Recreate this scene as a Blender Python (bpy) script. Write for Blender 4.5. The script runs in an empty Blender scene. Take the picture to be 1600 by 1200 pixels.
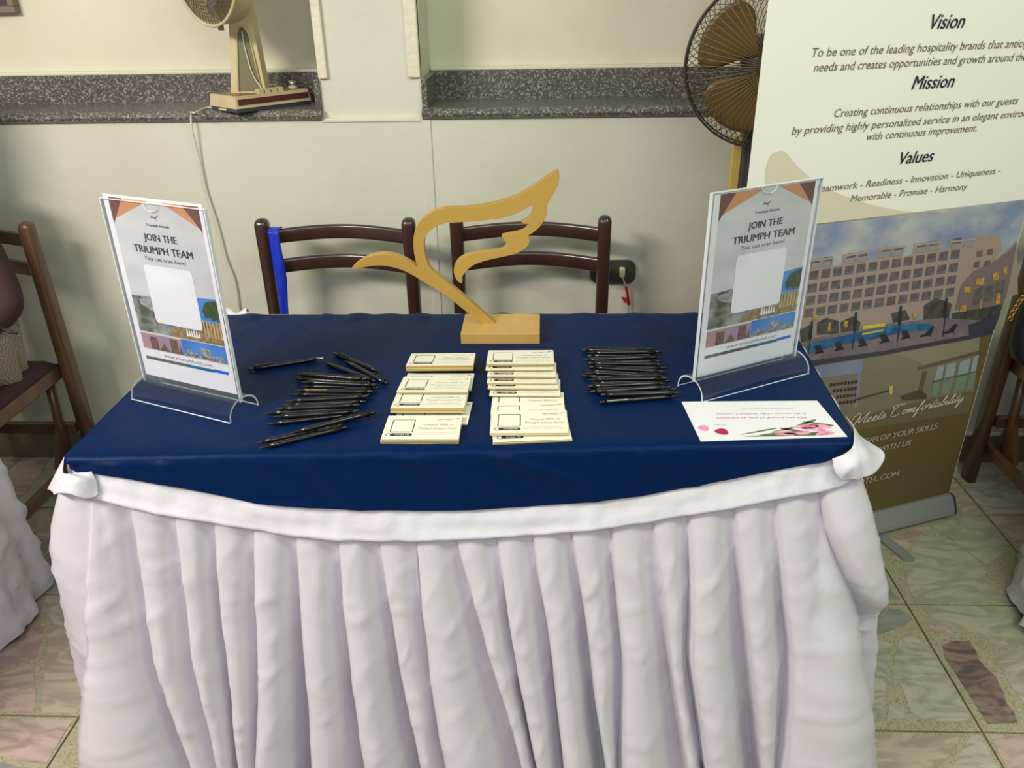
import bpy, bmesh, math, random
from mathutils import Vector, Matrix, noise
random.seed(7)
S = bpy.context.scene
C = S.collection
PI = math.pi

# ------------------------------------------------------------------ camera
FPX = 1236.25
TH, PS, RO = math.radians(26.395), math.radians(-2.406), math.radians(-0.990)
CAM = Vector((0, 0, 1.4))
fw = Vector((math.sin(PS)*math.cos(TH), math.cos(PS)*math.cos(TH), -math.sin(TH)))
rt = fw.cross(Vector((0, 0, 1))).normalized()
up = rt.cross(fw)
rt, up = math.cos(RO)*rt + math.sin(RO)*up, -math.sin(RO)*rt + math.cos(RO)*up
cd = bpy.data.cameras.new('camera')
cam = bpy.data.objects.new('camera', cd)
C.objects.link(cam)
cd.sensor_width = 36
cd.lens = FPX/1600*36
cd.clip_start = .02
m = Matrix((rt, up, -fw)).transposed().to_4x4()
m.translation = CAM
cam.matrix_world = m
S.camera = cam

# ------------------------------------------------------------------ world, lights, exposure
def lin(c):
    return tuple(((v/255)/12.92 if v/255 <= .04045 else ((v/255+.055)/1.055)**2.4) for v in c)
w = bpy.data.worlds.new('world')
S.world = w
w.use_nodes = True
bg = w.node_tree.nodes['Background']
bg.inputs[0].default_value = (*lin((226, 225, 222)), 1)
bg.inputs[1].default_value = .43
def area(name, loc, target, size, power, col, sy=None):
    l = bpy.data.lights.new(name, 'AREA')
    l.shape = 'RECTANGLE'
    l.size = size
    l.size_y = sy or size
    l.energy = power
    l.color = lin(col)
    o = bpy.data.objects.new(name, l)
    C.objects.link(o)
    o.location = loc
    o.rotation_euler = (Vector(target)-Vector(loc)).to_track_quat('-Z', 'Y').to_euler()
    return o
area('ceiling_lamp', (-1.9, -.1, 2.35), (-.8, 1.9, .7), 1.0, 62, (255, 244, 232), .3)
area('ceiling_lamp', (1.35, .1, 2.8), (.7, 1.9, .6), 1.1, 24, (236, 252, 204), .3)
area('ceiling_lamp', (.2, -1.4, 2.7), (.1, 1.3, .6), 2.0, 26, (246, 244, 255), .6)
S.view_settings.view_transform = 'Standard'
S.view_settings.look = 'None'
S.view_settings.gamma = 1
S.view_settings.exposure = .09
S.view_settings.use_curve_mapping = False
S.cycles.max_bounces = 8
S.cycles.transparent_max_bounces = 24

# ------------------------------------------------------------------ helpers
def ray(x, y):
    return fw + rt*((x-800)/FPX) - up*((y-600)/FPX)
def on_axis(x, y, ax, v):
    d = ray(x, y)
    return CAM + d*((v-CAM[ax])/d[ax])
def on_plane(x, y, p, n):
    d = ray(x, y)
    return CAM + d*((Vector(p)-CAM).dot(Vector(n))/d.dot(Vector(n)))

MATS = {}
def mat(name, col, rough=.6, metal=0, spec=.5, sheen=0, coat=0, var=None, vscale=8, vstretch=(1, 1, 1), bump=0, bscale=60, bstretch=(1, 1, 1), bdist=.002, det=4, ramp=(.35, .65)):
    if name in MATS:
        return MATS[name]
    M = bpy.data.materials.new(name)
    MATS[name] = M
    M.use_nodes = True
    nt = M.node_tree
    b = nt.nodes['Principled BSDF']
    b.inputs['Base Color'].default_value = (*lin(col), 1)
    b.inputs['Roughness'].default_value = rough
    b.inputs['Metallic'].default_value = metal
    b.inputs['Specular IOR Level'].default_value = spec
    if sheen:
        b.inputs['Sheen Weight'].default_value = sheen
        b.inputs['Sheen Roughness'].default_value = .4
    if coat:
        b.inputs['Coat Weight'].default_value = coat
        b.inputs['Coat Roughness'].default_value = .12
    if var or bump:
        tc = nt.nodes.new('ShaderNodeTexCoord')
    if var:
        mp = nt.nodes.new('ShaderNodeMapping')
        mp.inputs['Scale'].default_value = vstretch
        nt.links.new(tc.outputs['Object'], mp.inputs[0])
        n = nt.nodes.new('ShaderNodeTexNoise')
        n.inputs['Scale'].default_value = vscale
        n.inputs['Detail'].default_value = det
        nt.links.new(mp.outputs[0], n.inputs['Vector'])
        r = nt.nodes.new('ShaderNodeValToRGB')
        r.color_ramp.elements[0].position = ramp[0]
        r.color_ramp.elements[1].position = ramp[1]
        r.color_ramp.elements[0].color = (*lin(col), 1)
        r.color_ramp.elements[1].color = (*lin(var), 1)
        nt.links.new(n.outputs[0], r.inputs[0])
        nt.links.new(r.outputs[0], b.inputs['Base Color'])
    if bump:
        mp = nt.nodes.new('ShaderNodeMapping')
        mp.inputs['Scale'].default_value = bstretch
        nt.links.new(tc.outputs['Object'], mp.inputs[0])
        n = nt.nodes.new('ShaderNodeTexNoise')
        n.inputs['Scale'].default_value = bscale
        n.inputs['Detail'].default_value = 4
        nt.links.new(mp.outputs[0], n.inputs['Vector'])
        bp = nt.nodes.new('ShaderNodeBump')
        bp.inputs['Strength'].default_value = bump
        bp.inputs['Distance'].default_value = bdist
        nt.links.new(n.outputs[0], bp.inputs['Height'])
        nt.links.new(bp.outputs[0], b.inputs['Normal'])
    return M

def speckle(name, base, chips, rough=.3, scale=260, thr=.5, coat=0):
    """stone with chips: voronoi cells coloured at random"""
    M = mat(name, base, rough, coat=coat)
    nt = M.node_tree
    b = nt.nodes['Principled BSDF']
    tc = nt.nodes.new('ShaderNodeTexCoord')
    v = nt.nodes.new('ShaderNodeTexVoronoi')
    v.inputs['Scale'].default_value = scale
    nt.links.new(tc.outputs['Object'], v.inputs['Vector'])
    sp = nt.nodes.new('ShaderNodeSeparateColor')
    nt.links.new(v.outputs['Color'], sp.inputs[0])
    r = nt.nodes.new('ShaderNodeValToRGB')
    r.color_ramp.interpolation = 'CONSTANT'
    r.color_ramp.elements[0].color = (*lin(base), 1)
    r.color_ramp.elements[1].position = thr
    r.color_ramp.elements[1].color = (*lin(chips[0]), 1)
    for i, c in enumerate(chips[1:]):
        e = r.color_ramp.elements.new(thr+(1-thr)*(i+1)/len(chips))
        e.color = (*lin(c), 1)
    nt.links.new(sp.outputs[0], r.inputs[0])
    nt.links.new(r.outputs[0], b.inputs['Base Color'])
    return M

def clear_mat(name, tint=(255, 255, 255), refl=1.0):
    if name in MATS:
        return MATS[name]
    M = bpy.data.materials.new(name)
    MATS[name] = M
    M.use_nodes = True
    nt = M.node_tree
    nt.nodes.clear()
    out = nt.nodes.new('ShaderNodeOutputMaterial')
    mx = nt.nodes.new('ShaderNodeMixShader')
    t = nt.nodes.new('ShaderNodeBsdfTransparent')
    t.inputs[0].default_value = (*lin(tint), 1)
    g = nt.nodes.new('ShaderNodeBsdfGlossy')
    g.inputs['Roughness'].default_value = .03
    f = nt.nodes.new('ShaderNodeLayerWeight')
    f.inputs[0].default_value = .5
    pw_ = nt.nodes.new('ShaderNodeMath')
    pw_.operation = 'POWER'
    pw_.inputs[1].default_value = 4
    nt.links.new(f.outputs['Facing'], pw_.inputs[0])
    mu = nt.nodes.new('ShaderNodeMath')
    mu.operation = 'MULTIPLY_ADD'
    mu.inputs[1].default_value = .5*refl
    mu.inputs[2].default_value = .03*refl
    nt.links.new(pw_.outputs[0], mu.inputs[0])
    nt.links.new(mu.outputs[0], mx.inputs[0])
    nt.links.new(t.outputs[0], mx.inputs[1])
    nt.links.new(g.outputs[0], mx.inputs[2])
    nt.links.new(mx.outputs[0], out.inputs[0])
    return M

def mesh(name, vs, fs, m, smooth=False):
    me = bpy.data.meshes.new(name)
    me.from_pydata([tuple(v) for v in vs], [], fs)
    me.materials.append(m)
    if smooth:
        me.shade_smooth()
    me.update()
    return me

def obj(name, geo, m, parent=None, smooth=False, local=False, kind=None, label=None):
    vs, fs = geo
    off = Vector((0, 0, 0))
    if parent is not None and not local:
        q = parent
        while q is not None:
            off = off + q.location
            q = q.parent
    me = mesh(name, [Vector(v)-off for v in vs], fs, m, smooth)
    o = bpy.data.objects.new(name, me)
    C.objects.link(o)
    if parent is not None:
        o.parent = parent
    if kind:
        o['kind'] = kind
    if label:
        o['label'] = label
    return o

def tag(o, label, cat, group=None):
    o['label'] = label
    o['category'] = cat
    if group:
        o['group'] = group
    return o

def thing(name, label, cat, loc=(0, 0, 0), rz=0, group=None):
    o = bpy.data.objects.new(name, None)
    C.objects.link(o)
    o.empty_display_size = .05
    o.location = loc
    o.rotation_euler = (0, 0, rz)
    return tag(o, label, cat, group)

def dup(root, loc=None, rot=None, label=None, group=None):
    def cp(o, par):
        c = o.copy()
        C.objects.link(c)
        c.parent = par
        for ch in list(kids.get(o.name, [])):
            cp(ch, c)
        return c
    kids = {}
    def walk(o):
        kids[o.name] = list(o.children)
        for ch in o.children:
            walk(ch)
    walk(root)
    r = cp(root, None)
    if loc is not None:
        r.location = loc
    if rot is not None:
        r.rotation_euler = rot
    if label:
        r['label'] = label
    if group:
        r['group'] = group
    return r

def join(*geos):
    V, F = [], []
    for vs, fs in geos:
        n = len(V)
        V += [Vector(v) for v in vs]
        F += [tuple(i+n for i in f) for f in fs]
    return V, F

def box(x0, x1, y0, y1, z0, z1, bev=0):
    bm = bmesh.new()
    bmesh.ops.create_cube(bm, size=1)
    for v in bm.verts:
        v.co = Vector(((x0+x1)/2+v.co.x*(x1-x0), (y0+y1)/2+v.co.y*(y1-y0), (z0+z1)/2+v.co.z*(z1-z0)))
    if bev:
        bmesh.ops.bevel(bm, geom=bm.edges[:], offset=bev, segments=2, affect='EDGES', profile=.5)
    g = ([v.co.copy() for v in bm.verts], [tuple(v.index for v in f.verts) for f in bm.faces])
    bm.verts.index_update()
    g = ([v.co.copy() for v in bm.verts], [tuple(v.index for v in f.verts) for f in bm.faces])
    bm.free()
    return g

def xf(geo, M):
    return [M @ Vector(v) for v in geo[0]], geo[1]

def tube(pts, r, n=8, cap=True):
    """swept round tube; r a number or a list"""
    pts = [Vector(p) for p in pts]
    R = r if isinstance(r, (list, tuple)) else [r]*len(pts)
    V, F = [], []
    prev = None
    for i, p in enumerate(pts):
        t = (pts[min(i+1, len(pts)-1)]-pts[max(i-1, 0)]).normalized()
        if prev is None:
            a = Vector((0, 0, 1)) if abs(t.z) < .9 else Vector((1, 0, 0))
            nx = t.cross(a).normalized()
        else:
            nx = (prev - t*prev.dot(t)).normalized()
        prev = nx
        ny = t.cross(nx)
        for k in range(n):
            an = 2*PI*k/n
            V.append(p + (nx*math.cos(an)+ny*math.sin(an))*R[i])
    for i in range(len(pts)-1):
        for k in range(n):
            a, b = i*n+k, i*n+(k+1) % n
            F.append((a, b, b+n, a+n))
    if cap:
        F.append(tuple(range(n-1, -1, -1)))
        F.append(tuple((len(pts)-1)*n+k for k in range(n)))
    return V, F

def smoothpath(pts, n=6):
    pts = [Vector(p) for p in pts]
    out = []
    for i in range(len(pts)-1):
        p0 = pts[max(i-1, 0)]
        p1, p2 = pts[i], pts[i+1]
        p3 = pts[min(i+2, len(pts)-1)]
        for k in range(n):
            t = k/n
            out.append(.5*((2*p1)+(p2-p0)*t+(2*p0-5*p1+4*p2-p3)*t*t+(3*p1-p0-3*p2+p3)*t**3))
    out.append(pts[-1])
    return out

def grid(nu, nv, fn, close_u=False):
    V = [fn(i/(nu-(0 if close_u else 1)), j/(nv-1)) for j in range(nv) for i in range(nu)]
    F = []
    for j in range(nv-1):
        for i in range(nu if close_u else nu-1):
            i2 = (i+1) % nu
            F.append((j*nu+i, j*nu+i2, (j+1)*nu+i2, (j+1)*nu+i))
    return V, F

def prism(poly, d, tri=True):
    """poly: list of Vector points (planar), d: extrusion vector"""
    n = len(poly)
    poly = [Vector(p) for p in poly]
    d = Vector(d)
    V = poly + [p+d for p in poly]
    F = []
    from mathutils.geometry import tessellate_polygon
    ts = tessellate_polygon([poly])
    for t in ts:
        F.append(tuple(t))
        F.append(tuple(i+n for i in reversed(t)))
    for i in range(n):
        j = (i+1) % n
        F.append((i, j, j+n, i+n))
    bm = bmesh.new()
    bv = [bm.verts.new(v) for v in V]
    for f in F:
        try:
            bm.faces.new([bv[i] for i in f])
        except ValueError:
            pass
    bmesh.ops.recalc_face_normals(bm, faces=bm.faces[:])
    bm.verts.index_update()
    g = ([v.co.copy() for v in bm.verts], [tuple(v.index for v in f.verts) for f in bm.faces])
    bm.free()
    return g

def solid(o, t, off=-1):
    md = o.modifiers.new('solidify', 'SOLIDIFY')
    md.thickness = t
    md.offset = off
    return o

def interp(xs, ys, x):
    if x <= xs[0]:
        return ys[0]
    for i in range(len(xs)-1):
        if x <= xs[i+1]:
            t = (x-xs[i])/(xs[i+1]-xs[i])
            return ys[i]+(ys[i+1]-ys[i])*t
    return ys[-1]

# text ---------------------------------------------------------------
def text_geo(s, bold=0, shear=0, res=2, spacing=1.0):
    cu = bpy.data.curves.new('t', 'FONT')
    cu.body = s
    cu.size = 1
    cu.resolution_u = res
    cu.shear = shear
    cu.space_character = spacing
    cu.fill_mode = 'FRONT'
    ob = bpy.data.objects.new('t', cu)
    C.objects.link(ob)
    dg = bpy.context.evaluated_depsgraph_get()
    me = bpy.data.meshes.new_from_object(ob.evaluated_get(dg))
    V = [v.co.copy() for v in me.vertices]
    F = [tuple(p.vertices) for p in me.polygons]
    bpy.data.objects.remove(ob)
    bpy.data.curves.remove(cu)
    bpy.data.meshes.remove(me)
    if bold:
        n = len(V)
        V = V+[v+Vector((bold*1.6, 0, .0)) for v in V]
        F = F+[tuple(i+n for i in f) for f in F]
    return V, F

def fit_text(s, w=None, h=None, align='l', **k):
    """text scaled to width w and/or cap height h, origin at left baseline"""
    V, F = text_geo(s, **k)
    x0 = min(v.x for v in V)
    x1 = max(v.x for v in V)
    cap = .729
    sy = h/cap if h else None
    sx = w/(x1-x0) if w else sy
    if sy is None:
        sy = sx
    o = {'l': 0, 'c': -.5, 'r': -1}[align]*(x1-x0)*sx
    return [Vector(((v.x-x0)*sx+o, v.y*sy, 0)) for v in V], F, (x1-x0)*sx

def place(geo, O, U, W, dz=0):
    """2D geometry (x,y) on the plane O + x*U + y*W, lifted by dz along U x W"""
    N = U.cross(W).normalized()
    return [O+U*v[0]+W*v[1]+N*dz for v in geo[0]], geo[1]

def flat(poly):
    from mathutils.geometry import tessellate_polygon
    vs = [Vector((p[0], p[1], 0)) for p in poly]
    fs = []
    for t in tessellate_polygon([vs]):
        a, b, c = (vs[i] for i in t)
        if (b-a).cross(c-a).z < 0:
            t = (t[0], t[2], t[1])
        fs.append(tuple(t))
    return vs, fs

def rrect(x0, y0, x1, y1, r, n=4):
    P = []
    for cx, cy, a0 in ((x1-r, y1-r, 0), (x0+r, y1-r, 90), (x0+r, y0+r, 180), (x1-r, y0+r, 270)):
        for k in range(n+1):
            a = math.radians(a0+90*k/n)
            P.append((cx+r*math.cos(a), cy+r*math.sin(a)))
    return P

def ring2d(outer, inner):
    n = len(outer)
    V = [Vector((*p, 0)) for p in outer] + [Vector((*p, 0)) for p in inner]
    return V, [(i, (i+1) % n, (i+1) % n+n, i+n) for i in range(n)]

# ================================================================== materials
M_wall = mat('wall_paint', (206, 207, 192), .55, var=(199, 199, 182), vscale=3, bump=.25, bscale=35, bdist=.004)
M_wall2 = mat('upper_wall_paint', (216, 214, 192), .6, var=(209, 206, 182), vscale=4, bump=.3, bscale=30, bdist=.004)
M_trimw = mat('trim_paint', (216, 212, 190), .5, bump=.5, bscale=45, bdist=.006)
M_gran = speckle('granite', (78, 76, 72), [(94, 92, 87), (112, 110, 104), (86, 84, 80), (146, 144, 136)], .28, 260, .36)
M_terr = speckle('terrazzo', (170, 164, 138), [(162, 156, 130), (180, 174, 148), (146, 139, 116)], .42, 330, .5)
M_joint = mat('joint_filler', (110, 98, 68), .8)
STONES = [mat('stone_%s' % n, a, .38, var=b, vscale=9, vstretch=(1, 2.4, 1), det=8, bump=.25, bscale=40, bdist=.002) for n, a, b in (
    ('grey', (184, 180, 164), (154, 150, 138)), ('green', (182, 178, 156), (158, 156, 136)), ('blue', (150, 152, 144), (128, 132, 126)),
    ('pink', (190, 170, 158), (160, 140, 128)), ('tan', (188, 178, 158), (162, 152, 134)), ('purple', (146, 124, 116), (98, 84, 80)))]
for M_ in STONES:
    for n_ in M_.node_tree.nodes:
        if n_.type == 'TEX_NOISE' and not any(l.to_node.type == 'BUMP' for l in n_.outputs[0].links):
            n_.inputs['Distortion'].default_value = 2.2
            n_.inputs['Scale'].default_value = 7
        if n_.type == 'VALTORGB':
            n_.color_ramp.elements[0].position = .42
            n_.color_ramp.elements[1].position = .60
M_base = mat('baseboard', (112, 104, 84), .55, bump=.2, bscale=30)
M_wood = mat('dark_wood', (62, 38, 30), .32, var=(48, 28, 22), vscale=14, vstretch=(1, 1, .1), coat=.4)
M_woodb = mat('brown_wood', (104, 76, 52), .38, var=(82, 58, 40), vscale=16, vstretch=(1, 1, .1), coat=.3)
M_blue = mat('blue_satin', (3, 32, 76), .40, spec=.07, bump=.4, bscale=13, bstretch=(1.4, .7, 1), bdist=.007)
M_satin = mat('white_satin', (210, 207, 216), .29, spec=.6, sheen=.1, bump=.35, bscale=9, bstretch=(1.3, 1.3, .5), bdist=.010)
M_white = mat('white_cloth', (218, 217, 226), .45, sheen=.1, bump=.45, bscale=22, bdist=.007)
M_gold = mat('gold_paint', (196, 160, 78), .42, metal=.35, spec=.6)
M_goldwood = mat('gold_wood', (208, 172, 104), .45, metal=.1, var=(196, 158, 90), vscale=20, vstretch=(1, .2, 1))
M_black = mat('black_plastic', (18, 18, 22), .28, coat=.3)
M_blackm = mat('black_matte', (24, 24, 30), .5)
M_silver = mat('silver', (200, 200, 205), .25, metal=1)
M_goldink = mat('gold_ink', (214, 176, 96), .4)
M_clear = clear_mat('clear_acrylic', (250, 251, 252))
M_cleare = mat('acrylic_edge', (214, 222, 226), .2)
M_paper = mat('paper', (236, 236, 242), .55)
M_card = mat('card_paper', (238, 238, 222), .55)
M_cardedge = mat('gilt_edge', (190, 164, 92), .45, metal=.3)
M_ink = mat('black_ink', (34, 34, 36), .5)
M_inkb = mat('brown_ink', (78, 60, 60), .5)
M_inkg = mat('grey_ink', (150, 146, 140), .5)

# ================================================================== setting
YW = 2.264
ZS = 1.087
def struct(name, geo, m, parent=None, smooth=False):
    o = obj(name, geo, m, parent, smooth)
    if parent is None:
        o['kind'] = 'structure'
    return o
YN = 2.485     # niche back
PXL, PXR = -.606, -.328
wallgeo = join(
    box(-3.6, 3.6, YW, YW+.3, 0, ZS),
    box(PXL, PXR, YW+.012, YN+.1, ZS, 3.0),
    box(2.3, 3.6, YW+.012, YN+.1, ZS, 3.0))
struct('wall_back', wallgeo, M_wall)
struct('wall_back', join(box(-3.6, 3.6, YN, YN+.12, ZS, 3.0)), M_wall2)
struct('trim_1', box(PXL-.002, PXR+.002, YW-.004, YW+.02, ZS-.004, ZS+.006, .002), M_trimw)
for i, (a, b) in enumerate(((PXL, PXL+.026), (PXR-.034, PXR))):
    struct('trim_%d' % (i+2), box(a, b, YW, YW+.03, 1.195, 3.0, .004), M_trimw)
struct('trim_4', box(-.332, -.306, YW-.004, YW+.01, .11, ZS, .003), M_wall)
struct('trim_5', box(-3.6, PXL-.002, YN-.024, YN, 1.196, 1.206, .003), M_trimw)
struct('trim_6', box(PXR+.002, 2.3, YN-.024, YN, 1.196, 1.206, .003), M_trimw)
struct('baseboard_back', box(-3.6, 3.6, YW-.014, YW, 0, .098, .003), M_base)
struct('trim_7', box(-3.6, 3.6, YW-.016, YW, .098, .106, .002), M_wall)
struct('floor', box(-3.6, 3.6, -1.5, YW+.2, -.06, -.004), M_joint)
floor = bpy.data.objects['floor']

def sill(name, x0, x1, label):
    t = thing(name, label, 'window sill', ((x0+x1)/2, 2.36, ZS))
    prof = [(YW-.004, ZS+.001), (YW-.016, ZS+.008), (YW-.019, ZS+.016), (YW-.015, ZS+.024), (YW-.004, ZS+.030), (YN-.02, ZS+.030), (YN-.02, ZS+.001)]
    g = prism([Vector((x0, y, z)) for y, z in prof], (x1-x0, 0, 0))
    obj('sill_slab', g, M_gran, t)
    obj('backsplash', box(x0, x1, YN-.024, YN, ZS+.02, 1.196, .002), M_gran, t)
    return t
s1 = sill('granite_sill', -3.6, PXL, 'speckled dark granite window sill with backsplash that carries the desk fan')
obj('side_return', box(PXL-.016, PXL, YW+.002, YN-.02, ZS+.03, 1.193, .002), M_gran, s1)
s2 = sill('granite_sill', PXR, 2.3, 'speckled dark granite window sill beside the pillar, empty, behind the wire floor fan')
obj('side_return', box(PXR, PXR+.016, YW+.002, YN-.02, ZS+.03, 1.193, .002), M_gran, s2)

# floor tiles with crazy-paving stones --------------------------------
TS, TX0, TY0 = .3851, .9206, 1.5731
def clip(poly, a, b, c):
    out = []
    for i in range(len(poly)):
        p, q = poly[i], poly[(i+1) % len(poly)]
        dp, dq = a*p[0]+b*p[1]-c, a*q[0]+b*q[1]-c
        if dp <= 0:
            out.append(p)
        if dp*dq < 0:
            t = dp/(dp-dq)
            out.append((p[0]+(q[0]-p[0])*t, p[1]+(q[1]-p[1])*t))
    return out
def rough(poly, amp):
    out = []
    n = len(poly)
    for i in range(n):
        p, q = poly[i], poly[(i+1) % n]
        L = math.hypot(q[0]-p[0], q[1]-p[1])
        k = max(1, int(L/.05))
        for j in range(k):
            t = j/k
            out.append((p[0]+(q[0]-p[0])*t+random.uniform(-amp, amp), p[1]+(q[1]-p[1])*t+random.uniform(-amp, amp)))
    return out
def stone_mesh(poly, m, parent):
    vs = [Vector((x, y, -.0005)) for x, y in poly]
    obj('stone', prism(vs, (0, 0, .0014)), m, parent)
def px(pts, s, ox, oy):
    return [(x/s+ox, y/s+oy) for x, y in pts]
def floorpts(pts):
    o = []
    for x, y in pts:
        v = on_axis(x, y, 2, 0)
        o.append((v.x, v.y))
    return o
HAND = {
 (0, -1): [(px([(270,740),(300,725),(370,722),(395,760),(410,800),(470,860),(500,920),(510,960),(535,985),(552,1030),(440,1035),(385,950),(335,870),(280,790)],2.4,1360,700),5),
           (px([(190,596),(300,594),(600,598),(690,600),(760,720),(600,735),(470,742),(420,700),(330,680),(250,655)],2.4,1360,700),1),
           (px([(470,790),(520,755),(640,770),(800,900),(800,1020),(620,1000),(530,900)],2.4,1360,700),0),
           (px([(205,655),(260,660),(310,690),(280,705),(235,690)],2.4,1360,700),3)],
 (-1, -1): [(px([(110,720),(160,705),(205,735),(240,780),(270,820),(330,930),(385,1030),(290,1030),(210,1025),(150,990),(120,900),(80,860),(90,790)],2.4,1360,700),0),
           (px([(-100,610),(30,600),(110,605),(160,640),(120,670),(30,700),(-110,720)],2.4,1360,700),2),
           (px([(-110,760),(30,722),(80,735),(60,850),(40,1045),(-60,1045),(-160,900)],2.4,1360,700),0),
           (px([(70,955),(130,965),(125,1015),(62,1015)],2.4,1360,700),0)],
 (-1, 0): [(px([(20,500),(60,510),(108,570),(-60,570),(-60,500)],2.4,1360,700),2),
           (px([(60,420),(90,430),(125,470),(70,465)],2.4,1360,700),2)],
 (0, 0): [(px([(120,430),(190,330),(300,340),(420,440),(440,520),(560,570),(540,582),(170,580),(140,520)],2.4,1360,700),1),
          (px([(230,290),(330,262),(520,262),(560,340),(440,440),(350,380)],2.4,1360,700),1),
          (px([(80,340),(200,280),(225,300),(180,330),(120,400),(80,420)],2.4,1360,700),3)],
 (-5, -1): [(px([(-250,860),(120,870),(180,905),(165,965),(120,990),(-20,975),(-250,990)],2.4,0,700),3),
            (px([(180,960),(230,935),(268,940),(270,1000),(180,1000)],2.4,0,700),3),
            (px([(0,800),(60,740),(150,700),(215,735),(205,790),(130,820),(40,818)],2.4,0,700),2),
            (px([(95,690),(130,640),(195,620),(200,665),(160,690)],2.4,0,700),4)],
 (-5, -2): [(px([(-200,1030),(225,1040),(150,1190),(120,1260),(-200,1260)],2.4,0,700),3)],
}
for ix in range(-8, 6):
    for iy in range(-4, 2):
        x0, x1 = TX0+ix*TS, TX0+(ix+1)*TS
        y0, y1 = TY0+iy*TS, min(TY0+(iy+1)*TS, YW-.001)
        if y0 > YW or x1 < -2.2 or x0 > 3.2:
            continue
        g = .0022
        t = obj('floor_tile', box(x0+g, x1-g, y0+g, y1-g, -.02, 0, .001), M_terr, floor)
        if (ix, iy) in HAND:
            for P, mi in HAND[(ix, iy)]:
                q = floorpts(P)
                for a, b, c in ((-1, 0, -(x0+.006)), (1, 0, x1-.006), (0, -1, -(y0+.006)), (0, 1, y1-.006)):
                    q = clip(q, a, b, c)
                if len(q) >= 3:
                    stone_mesh(q, STONES[mi], t)
            continue
        n = random.choice((3, 4, 4, 5))
        seeds = []
        while len(seeds) < n:
            p = (random.uniform(x0, x1), random.uniform(y0, y1))
            if all(math.hypot(p[0]-q[0], p[1]-q[1]) > .11 for q in seeds) or random.random() < .05:
                seeds.append(p)
        for i, sd in enumerate(seeds):
            e = .008
            q = [(x0+e, y0+e), (x1-e, y0+e), (x1-e, y1-e), (x0+e, y1-e)]
            for j, s2_ in enumerate(seeds):
                if j == i:
                    continue
                a, b = s2_[0]-sd[0], s2_[1]-sd[1]
                L = math.hypot(a, b)
                a, b = a/L, b/L
                c = a*(sd[0]+s2_[0])/2+b*(sd[1]+s2_[1])/2-random.uniform(.003, .010)
                q = clip(q, a, b, c)
                if not q:
                    break
            if len(q) >= 3:
                q = rough(q, .004)
                q = [(min(max(a, x0+.004), x1-.004), min(max(b, y0+.004), y1-.004)) for a, b in q]
                stone_mesh(q, STONES[random.choice((0, 0, 0, 1, 1, 2, 3, 4, 4) if ix > -3 else (0, 2, 3, 3, 4, 4))], t)

# ================================================================== main table
FL, FR = Vector((-.755, 1.052, .75)), Vector((.502, 1.112, .75))
BR, BL = Vector((.534, 1.676, .75)), Vector((-.760, 1.676, .75))
tb = thing('folding_table', 'long folding table under the blue cloth and white pleated skirt', 'table', (-.12, 1.38, 0))
ins = .012
def quad(u, v):
    return (FL*(1-u)+FR*u)*(1-v)+(BL*(1-u)+BR*u)*v
tp = [quad(.01, .02), quad(.99, .02), quad(.99, .98), quad(.01, .98)]
obj('tabletop', prism([Vector((p.x, p.y, .718)) for p in tp], (0, 0, .027)), M_woodb, tb)
for u, v in ((.06, .12), (.94, .12), (.06, .88), (.94, .88)):
    p = quad(u, v)
    obj('leg', tube([(p.x, p.y, 0), (p.x, p.y, .718)], .014, 10), M_silver, tb, True)

# white undercloth
def under(u, v):
    # v 0..1 : front to back over the top, edges dropping a little
    uu = (u-.08)/.84
    d = 0
    if uu < 0:
        d = min(-uu*1.2, .08)
        x = 0-.004-.006*min(1, -uu*20)
    elif uu > 1:
        d = min((uu-1)*1.2, .08)
        x = 1+.004+.004*min(1, (uu-1)*20)
    else:
        x = uu
    p = quad(x, v*.985+.01)
    nz = .0012*noise.noise(Vector((p.x*9, p.y*9, 3)))
    p = Vector((p.x+.010*noise.noise(Vector((u*3, v*7, 1)))*(d > 0), p.y, .7465+nz-d))
    return p
uc = obj('white_undercloth', grid(90, 30, under), M_white, None, True)
tag(uc, 'white cloth under the blue cover, showing along its sides and back corner', 'tablecloth')
solid(uc, .001)
# crumpled white edge at the back left
def crump(u, v):
    a = on_axis(354+34*u, 489, 1, 1.68)
    return Vector((a.x, 1.664+.02*v+.004*math.sin(u*9), .748+.012*math.sin(PI*v)*(.6+.4*math.sin(u*7+1))))
cr = obj('raised_corner', grid(14, 8, crump), M_white, uc, True)

# blue cover
fdir = (FR-FL).normalized()
fn = Vector((fdir.y, -fdir.x, 0))          # outward to the front
def front_at(x, y, off=.014):
    p = on_plane(x, y, FL+fn*off, fn)
    return (p-FL).dot(fdir), p.z
FW = (FR-FL).length
BB = [front_at(*p) for p in ((104, 738), (120, 742), (150, 740), (200, 747), (270, 759), (330, 771), (400, 785), (480, 792), (560, 796), (650, 797), (740, 796), (820, 792), (900, 786), (1000, 775), (1100, 757), (1200, 738), (1280, 722), (1322, 710))]
BX, BZ = [b[0] for b in BB], [b[1] for b in BB]
NB = [front_at(*p) for p in ((80, 776), (155, 776), (206, 789), (270, 800), (331, 811), (395, 823), (456, 832), (520, 838), (585, 841), (646, 841), (704, 838), (772, 835), (829, 832), (890, 826), (954, 819), (1017, 811), (1075, 800), (1142, 789), (1205, 776), (1272, 766), (1335, 748), (1375, 742))]
NX, NZ = [b[0] for b in NB], [b[1] for b in NB]
RB = .013
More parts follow.
